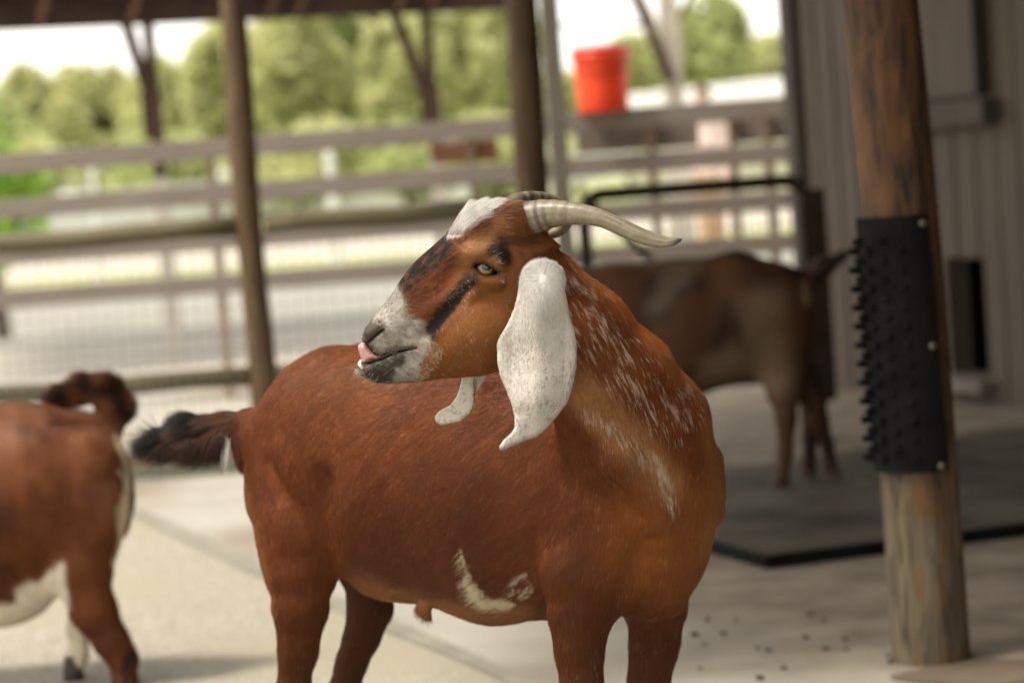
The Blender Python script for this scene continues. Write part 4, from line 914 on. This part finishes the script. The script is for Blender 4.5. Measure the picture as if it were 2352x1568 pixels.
# ---- tongue and teeth
def solid(name, poly, wc, th, rr, m, cf_, step=2.0, wr=(-520, -340)):
    pl = np.array(poly, float); f = Field(np.arange(pl[:, 0].min()-8, pl[:, 0].max()+9, step), np.arange(pl[:, 1].min()-8, pl[:, 1].max()+9, step), np.arange(wr[0], wr[1], 2.2))
    f.plate(pl, wc, th, rr, 3, wmax=wr); v_, q_ = f.mesh(); v_ = relax(v_, q_, 2, .5); return put(name, v_, q_, cf_(v_), m, goat, Y0)
tong = [(775.2+.14648*a, 689+.14648*b) for a, b in [(318, 745), (330, 700), (370, 668), (425, 655), (455, 690), (500, 750), (555, 812), (625, 856), (700, 862), (760, 842), (810, 815), (880, 800), (820, 850), (730, 905), (640, 945), (560, 962), (500, 985), (420, 1008), (392, 985), (372, 930), (345, 850)]]
solid('tongue', tong, lambda u, v: HC+0*u, lambda u, v: np.interp(u, [820, 850, 880, 910], [26, 36, 40, 40]), 14, TONG, lambda p: lerp(np.tile(np.array([.34, .17, .155]), (len(p), 1)), (.25, .13, .13), sm(n3(p, 7, 51), .4, .8)*.7))
b = MB()
for k in range(6):
    w_ = HC-22+k*9; p0 = to_world(np.array([[833, 846, w_]]), Y0)[0]; p1 = to_world(np.array([[826, 832+abs(k-2.5)*1.2, w_]]), Y0)[0]; p2 = to_world(np.array([[829, 826+abs(k-2.5)*1.2, w_+0]]), Y0)[0]
    b.tube([p0, p1, p2], [.0028, .0027, .0012], 10)
b.build('teeth', TOOTH, goat, True)
# ---- hooves
for (u, v, w) in ((722, 2046, 262), (840, 2010, 506), (1384, 2034, -262), (1528, 2000, -20)):
    b = MB(); 
    for s_ in (-1, 1):
        p = to_world(np.array([[u, v, w+s_*13]]), Y0)[0]; z1 = .05
        b.tube([(p[0]+.004, p[1]-.012, .001), (p[0]+.003, p[1]-.01, z1*.5), (p[0], p[1], z1+.012)], [.019, .017, .012], 12)
    b.build('hoof', HOOF, goat, True)

# ================================================================== the other two goats
def setY(y): global Y0; Y0 = y
# left goat: hindquarters with curled tail
YL = 5.45; sc = F/YL
gl = P(60, 1560, YL); g2 = thing('goat', (gl[0], YL, 0), 'brown goat with curled black tail and white belly, cut by the left edge', 'goat')
f = Field(np.arange(-620, 345, 7.), np.arange(850, 1720, 7.), np.arange(-260, 420, 8.))
f.segs([(170, 1120, 60, 148, 125), (60, 1130, 60, 195, 165), (-100, 1170, 60, 220, 180), (-300, 1150, 60, 205, 165), (-430, 1130, 60, 180, 130)], 45)
f.ell((185, 1085, 60), (104, 118, 115), 45)
f.segs([(195, 1160, 10, 105, 80), (190, 1300, 0, 70, 60)], 40)
f.chain([(180, 1310, 0, 66), (215, 1400, 0, 50), (255, 1470, 5, 38), (282, 1510, 8, 31), (288, 1570, 6, 25), (292, 1640, 4, 22), (296, 1690, 2, 26)], 25)
f.segs([(170, 1200, 120, 90, 70), (185, 1330, 130, 45, 45)], 40)
f.chain([(185, 1330, 130, 42), (190, 1400, 130, 28), (182, 1440, 130, 24), (180, 1500, 128, 20), (172, 1522, 124, 23)], 20)
f.chain([(-420, 1250, 0, 60), (-420, 1400, 0, 36), (-415, 1550, 0, 24), (-410, 1650, 0, 26)], 20); f.chain([(-400, 1250, 120, 60), (-380, 1400, 130, 36), (-375, 1500, 130, 24), (-372, 1590, 130, 26)], 20)
f.ell((20, 1360, 60), (120, 75, 85), 40, rot=-18)
f.chain([(-460, 1050, 60, 100), (-560, 940, 60, 60)], 40); f.ell((-575, 905, 60), (40, 45, 50), 30)
f.chain([(246, 985, 60, 36), (264, 940, 60, 33), (246, 902, 60, 30), (192, 894, 60, 25), (142, 908, 60, 17), (104, 932, 60, 10)], 14)
f.ell((286, 1160, 60), (14, 70, 30), 20)
v_, q_ = f.mesh(); v_ = relax(v_, q_, 2); nn = vnormals(v_, q_)
def g2c(p, j=None):
    u, v = p[:, 0]+(n3(p, 30, 61)-.5)*26, p[:, 1]+(n3(p, 30, 62)-.5)*26; c = np.tile(np.array([.115, .036, .011]), (len(p), 1)); c = lerp(c, (.07, .022, .009), sm(n3(p, 70, 63), .4, .7)*.8)
    c = lerp(c, (.24, .10, .055), sm(n3(p, 90, 64)*.6+n3(p, 35, 65)*.4, .35, .8)*.5*(1-sm(v, 1150, 1250))); c = lerp(c, (.60, .54, .43), inpoly(u, v, [(-300, 1400), (-100, 1415), (20, 1385), (70, 1335), (150, 1290), (160, 1390), (0, 1480), (-300, 1480)], 10))  # paler patches on the upper body paint in the coat's highlights
    c = lerp(c, (.62, .56, .42), (p[:, 2] > 75)*sm(v, 1180, 1260)*1.0); c = lerp(c, (.60, .50, .36), stroke(u, v, [(268, 1000), (290, 1060), (286, 1160), (270, 1290)], 9, 7)*.9)
    c = lerp(c, BLK, np.clip(stroke(u, v, [(105, 920), (190, 885), (262, 900), (285, 960)], 15, 12)*(v < 1000), 0, 1)*.85); c = lerp(c, BLK, stroke(u, v, [(300, 1500), (285, 1560), (240, 1600)], 12, 10)*(p[:, 2] < 70)); return c
Y0 = YL; put('body', v_, q_, g2c(v_), FUR, g2, Y0)
hp, hn = sample(v_, q_, nn, 70000, lambda c, n: np.where((n[:, 2] < .2) & (c[:, 0] > -60), 1, .03)*np.where((c[:, 1] < 985) & (c[:, 0] > 90), 6, 1))
tl = (hp[:, 1]+RS.normal(0, 12, len(hp)) < 970) & (hp[:, 0] > 108); fl2 = np.where(tl[:, None], np.stack([-(hp[:, 1]-0)*0-np.where(hp[:, 1] < 925, 1, .1), np.where(hp[:, 1] < 925, -.2, -1.), 0*hp[:, 0]], 1), np.array([.6, .8, 0.]))
hair('coat', hp, hn, fl2, np.where(tl, 27, 15)*RS.uniform(.6, 1.3, len(hp)), np.clip(g2c(hp)*np.exp(RS.normal(0, .25, len(hp)))[:, None], 0, .9), .0003, Y0, g2, HAIRM, np.where(tl, 1.0, .25)[:, None], 4, .15)
for (u, v, w) in ((300, 1706, 0), (168, 1536, 120), (-408, 1672, 0), (-372, 1612, 130)):
    p = to_world(np.array([[u, v, w]]), Y0)[0]; b = MB(); b.tube([(p[0], p[1], .001), (p[0], p[1], .03), (p[0], p[1], .06)], [.026, .023, .018], 12); b.build('hoof', HOOF, g2, True)
# dark goat behind, rear to the right
YR = 7.7
gr = P(1600, 1120, YR); g3 = thing('goat', (gr[0], YR, 0), 'dark brown goat with raised tail standing on the rubber mat', 'goat')
f = Field(np.arange(1060, 1985, 6.), np.arange(520, 1180, 6.), np.arange(-200, 240, 7.))
f.segs([(1790, 720, 30, 110, 80), (1700, 725, 30, 140, 98), (1560, 755, 20, 150, 108), (1420, 750, 10, 135, 100), (1300, 740, 0, 120, 80)], 40)
f.ell((1780, 700, 30), (80, 85, 78), 40)
f.ell((1640, 830, 20), (110, 52, 76), 30, rot=-12)
f.segs([(1790, 800, 0, 75, 48), (1800, 900, -10, 40, 34)], 30)
f.chain([(1800, 900, -10, 36), (1806, 960, -12, 24), (1804, 1040, -12, 17), (1796, 1100, -12, 16), (1788, 1128, -14, 18)], 14)
f.segs([(1815, 830, 60, 50, 40), (1868, 910, 70, 34, 30)], 30)
f.chain([(1868, 910, 70, 32), (1880, 960, 72, 22), (1900, 1020, 74, 16), (1908, 1070, 72, 15), (1912, 1094, 70, 17)], 14)
f.chain([(1862, 930, 110, 26), (1862, 1000, 112, 18), (1858, 1070, 110, 16), (1856, 1092, 108, 17)], 14)
f.chain([(1300, 820, -30, 50), (1290, 960, -30, 24), (1286, 1140, -30, 18)], 16); f.chain([(1330, 820, 60, 50), (1330, 950, 60, 24), (1330, 1110, 60, 17)], 16)
f.segs([(1250, 690, 0, 90, 60), (1180, 610, 0, 60, 45)], 30); f.segs([(1150, 590, 0, 48, 40), (1100, 650, 0, 30, 28)], 20)
f.chain([(1845, 640, 30, 18), (1890, 615, 30, 22), (1940, 585, 30, 13)], 20)
f.ell((1500, 905, 20), (1, 1, 1), 2)
v_, q_ = f.mesh(); v_ = relax(v_, q_, 2); nn = vnormals(v_, q_)
def g3c(p):
    u, v = p[:, 0]+(n3(p, 40, 71)-.5)*30, p[:, 1]+(n3(p, 40, 72)-.5)*30; c = np.tile(np.array([.075, .036, .018]), (len(p), 1)); c = lerp(c, (.032, .016, .010), sm(n3(p, 80, 73), .4, .7))
    c = lerp(c, (.17, .12, .085), stroke(u, v, [(1500, 700), (1590, 610)], 26, 22)*.5); c = lerp(c, (.16, .11, .068), stroke(u, v, [(1745, 700), (1760, 820), (1640, 860), (1790, 880)], 45, 35)*.8)
    c = lerp(c, (.03, .015, .01), (v < 600)*(u < 1800)*.5+0*u); c = lerp(c, (.30, .2, .12), inpoly(u, v, [(1835, 640), (1862, 640), (1858, 690), (1840, 700)], 8)*.8)
    c = lerp(c, (.02, .012, .01), np.clip((u > 1835)*(v < 900)*(u > 1870)+(p[:, 2] > 95)*(v > 900), 0, 1)*.8); return c
Y0 = YR; put('body', v_, q_, g3c(v_), FUR, g3, Y0)
for (u, v, w) in ((1786, 1140, -16), (1914, 1106, 70), (1856, 1104, 108), (1286, 1156, -30), (1330, 1124, 60)):
    p = to_world(np.array([[u, v, w]]), Y0)[0]; b = MB(); b.tube([(p[0], p[1], .027), (p[0], p[1], .05), (p[0], p[1], .075)], [.028, .025, .02], 12); b.build('hoof', HOOF, g3, True)


# ------------------------------------------------------------------ trees
def vnoise(p, seed=0):
    p = np.asarray(p); i = np.floor(p).astype(np.int64); f = p-i; f = f*f*(3-2*f)
    def h(a, b, c):
        n = (a*374761393+b*668265263+c*2147483647+seed*1274126177) & 0x7fffffff
        n = ((n ^ (n >> 13))*1274126177) & 0x7fffffff
        return ((n ^ (n >> 16)) & 0xffff)/65535.0
    r = 0
    for dx in (0, 1):
        for dy in (0, 1):
            for dz in (0, 1):
                w = (f[:, 0] if dx else 1-f[:, 0])*(f[:, 1] if dy else 1-f[:, 1])*(f[:, 2] if dz else 1-f[:, 2])
                r = r+w*h(i[:, 0]+dx, i[:, 1]+dy, i[:, 2]+dz)
    return r
def leafmat(name, c1, c2):
    m = bpy.data.materials.new(name); m.use_nodes = True; t = m.node_tree; bs = t.nodes['Principled BSDF']
    g = t.nodes.new('ShaderNodeNewGeometry'); r = t.nodes.new('ShaderNodeValToRGB')
    r.color_ramp.elements[0].color = (*c1, 1); r.color_ramp.elements[1].color = (*c2, 1)
    t.links.new(g.outputs['Random Per Island'], r.inputs[0]); t.links.new(r.outputs[0], bs.inputs['Base Color']); bs.inputs['Roughness'].default_value = .5
    tr = t.nodes.new('ShaderNodeBsdfTranslucent'); t.links.new(r.outputs[0], tr.inputs[0])
    ms = t.nodes.new('ShaderNodeMixShader'); ms.inputs[0].default_value = .5
    t.links.new(bs.outputs[0], ms.inputs[1]); t.links.new(tr.outputs[0], ms.inputs[2]); t.links.new(ms.outputs[0], t.nodes['Material Output'].inputs[0])
    return m
LM = [leafmat('leaves_olive', (.40, .42, .17), (.56, .56, .29)), leafmat('leaves_green', (.33, .38, .14), (.48, .51, .24)), leafmat('leaves_bright', (.16, .36, .03), (.36, .52, .08))]  # olive and green paled: distance haze put into the far leaf colours
def crown(name, c, rad, nl, size, m, par, rs, lobes=12):
    cs = []; 
    for k in range(lobes):
        d = rs.normal(size=3); d /= np.linalg.norm(d); cs.append(np.array(d)*rs.uniform(.3, .75)*np.array([1, 1, .8]))
    k = rs.randint(0, lobes, nl); d = rs.normal(size=(nl, 3)); d /= np.linalg.norm(d, axis=1)[:, None]
    p = np.array(cs)[k]+d*(rs.uniform(0, 1, nl)**.4*.42)[:, None]
    p = p[vnoise(p*3.3+7, rs.randint(99)) > .34]
    p = p*np.array(rad)+np.array(c); n_ = len(p)
    a = rs.normal(size=(n_, 3)); a /= np.linalg.norm(a, axis=1)[:, None]; b2 = np.cross(a, rs.normal(size=(n_, 3))); b2 /= np.linalg.norm(b2, axis=1)[:, None]
    s_ = size*rs.uniform(.6, 1.3, n_)[:, None]
    vs = np.stack([p-a*s_, p+b2*s_*.5, p+a*s_, p-b2*s_*.5], 1).reshape(-1, 3)-np.array(par['_w'])
    me = bpy.data.meshes.new(name); me.from_pydata(vs.tolist(), [], np.arange(n_*4).reshape(-1, 4).tolist()); me.materials.append(m)
    o = bpy.data.objects.new(name, me); col.objects.link(o); o.parent = par; return o
def tree(u, top, Y, wpx, mi, label, kind='broadleaf_tree', nl=15000, size=.2, cat='tree'):
    rs = np.random.RandomState(int(u*7+Y*3+top) % 9999)
    g = P(u, 400, Y); z1 = zat(u, top, Y); rx = wpx*Y/F/2; h = z1
    t_ = thing(kind, (g[0], Y, 0), label, cat, 'trees beyond the road' if cat == 'tree' else None)
    c = np.array([g[0], Y, h*.56]); rad = np.array([rx*1.15, rx, h*.50])
    b = MB(); b.tube([(g[0], Y, 0), (g[0]+.05*h*rs.normal()*.3, Y, h*.35), (g[0], Y, h*.6)], [h*.035, h*.025, h*.012], 10)
    for k in range(5):
        q = rs.uniform(0, 6.28); b.tube([(g[0], Y, h*(.25+.06*k)), (g[0]+rx*.6*math.cos(q), Y+rx*.6*math.sin(q), h*(.5+.08*k))], [h*.014, h*.005], 6)
    b.build('trunk', M['bark'], t_, True)
    crown('crown', c, rad, nl, size, LM[mi], t_, rs)
TL = [(-60, 170, 62, 330, 1, 'leftmost dark green tree beyond the fence, cut by the picture edge'), (60, 160, 80, 260, 0, 'low rounded green tree near the left picture edge'),
      (215, 105, 85, 230, 0, 'tall olive green tree left of the first shelter post'), (420, 95, 78, 250, 0, 'olive tree framed between the shelter post and slim timber post'),
      (330, 200, 92, 300, 1, 'lower green tree behind the first shelter post'), (640, -60, 60, 330, 0, 'olive tree just right of the slim timber post'),
      (800, -110, 68, 380, 1, 'big green tree midway between the two timber posts'), (960, -130, 58, 350, 0, 'olive tree behind the second shelter post'),
      (1110, -130, 66, 340, 0, 'yellow green tree just left of the thick dark timber post'), (720, 60, 90, 420, 1, 'lower dark green tree in the back row behind the big green tree'),
      (1330, 130, 75, 240, 0, 'low pale green tree behind the orange bucket'), (1450, 70, 88, 280, 0, 'pale green tree between the orange bucket and the pale post'),
      (1640, -50, 72, 300, 1, 'green tree between the pale pavilion post and the barn'), (1790, 70, 80, 330, 0, 'olive tree touching the barn corner'), (1560, 90, 95, 380, 1, 'green tree far behind the pale pavilion post')]
for a in TL: tree(*a)
# low hedge-like shrubs under the trees
for k, (u, w_) in enumerate([(60, 330), (330, 330), (680, 360), (930, 330), (1150, 300)]):
    names = ['rounded shrub below the leftmost trees', 'rounded shrub below the first shelter post', 'rounded shrub right of the slim timber post', 'rounded shrub below the second shelter post', 'rounded shrub left of the thick dark post']
    tree(u, 300-.05*u, 52, w_, k % 2, names[k], 'shrub', 2600, .12, 'shrub')
# bright leafy shrub at the left edge, closer
tree(-25, 190, 20, 220, 2, 'bright green leafy shrub at the left picture edge', 'leafy_shrub', 900, .07, 'shrub')
# a visitor walking far behind the fence
YV = 19.0; gp_ = P(1650, 600, YV); vis = thing('person', (P(1612, 200, YV)[0], YV, 0), 'far visitor in pale pink top and tan trousers seen blurred through the board fence', 'person')
f = Field(np.arange(1560, 1730, 3.), np.arange(170, 760, 3.), np.arange(-60, 60, 3.))
f.ell((1612, 222, 0), (17, 23, 19), 6); f.cone((1614, 240, 0), 8, (1616, 262, 0), 9, 8)
f.segs([(1617, 262, 0, 34, 16), (1621, 330, 0, 30, 20), (1626, 400, 0, 27, 19), (1630, 440, 0, 32, 22)], 12)
f.chain([(1586, 272, 0, 13), (1580, 340, -4, 10), (1590, 400, -16, 8), (1592, 422, -20, 8)], 8); f.chain([(1650, 268, 0, 13), (1664, 335, 2, 10), (1668, 402, -8, 8), (1668, 424, -10, 8)], 8)
f.chain([(1618, 450, 0, 20), (1622, 560, -10, 14), (1630, 660, -8, 10), (1632, 688, -14, 10)], 10); f.chain([(1644, 450, 0, 20), (1652, 560, 12, 14), (1662, 655, 16, 10), (1664, 680, 8, 10)], 10)
v_, q_ = f.mesh(); v_ = relax(v_, q_, 2); cc = np.tile(np.array([.48, .34, .26]), (len(v_), 1))
cc = lerp(cc, (.62, .50, .46), ((v_[:, 1] > 262) & (v_[:, 1] < 400))*1.0); cc = lerp(cc, (.50, .34, .20), ((v_[:, 1] >= 400) & (v_[:, 1] < 672))*1.0)
put('body', v_, q_, cc, FUR, vis, YV)
f = Field(np.arange(1580, 1650, 3.), np.arange(180, 270, 3.), np.arange(-30, 40, 3.)); f.ell((1613, 216, 4), (20, 22, 21), 5); f.ell((1612, 232, -16), (14, 16, 12), 4, 'sub'); f.cone((1615, 235, 12), 12, (1617, 252, 12), 8, 6)
v_, q_ = f.mesh(); put('hair', v_, q_, np.tile(np.array([.08, .045, .02]), (len(v_), 1)), FUR, vis, YV)
# far low white wall and posts
b = MB(); p0 = P(-300, 420, 46); p1 = P(2100, 400, 70)
fw = thing('far_wall', (p0[0], 46, 0), 'long low white wall far beyond the road', 'wall')
za = 1.12+.28; b.obox((p0[0], 46, 0), (p1[0]-p0[0], 24, 1.0), (0, .3, 0), (0, 0, za-.35)); b.build('wall', M['white'], fw)
for (u, v, w_, h_, l) in ((212, 405, 13, .75, 'white far marker post left of the slim timber post'), (757, 375, 20, .75, 'white far marker post between the two timber posts')):
    p = P(u, v, 30); t_ = thing('marker_post', (p[0], 30, 0), l, 'post'); b = MB(); w = w_*30/F/2
    b.box((p[0]-w, 30-w, 0), (p[0]+w, 30+w, p[2]+.15)); b.build('shaft', M['white'], t_, bevel=.02)
    b = MB(); b.sphere((p[0], 30, p[2]+.15), w*1.05); b.build('cap', M['white'], t_, True)
# long pale roofed shed far beyond, right of the pavilion post
q0_, q1_ = P(1440, 262, 50), P(1960, 198, 44); ls = thing('long_shed', (q0_[0], 50, 0), 'long low shed with white roof far beyond the fence beside the barn', 'shed')
dd = (q1_-q0_)*np.array([1, 1, 0]); b = MB(); b.obox((q0_[0], q0_[1], 0), dd, (.3, 2.5, 0), (0, 0, q0_[2])); b.build('wall', M['trimpale'], ls)
b = MB(); b.obox((q0_[0]-.2, q0_[1]-.3, q0_[2]), dd, (.3, 3, .1), (0, 0, .36)); b.build('roof', M['white'], ls)
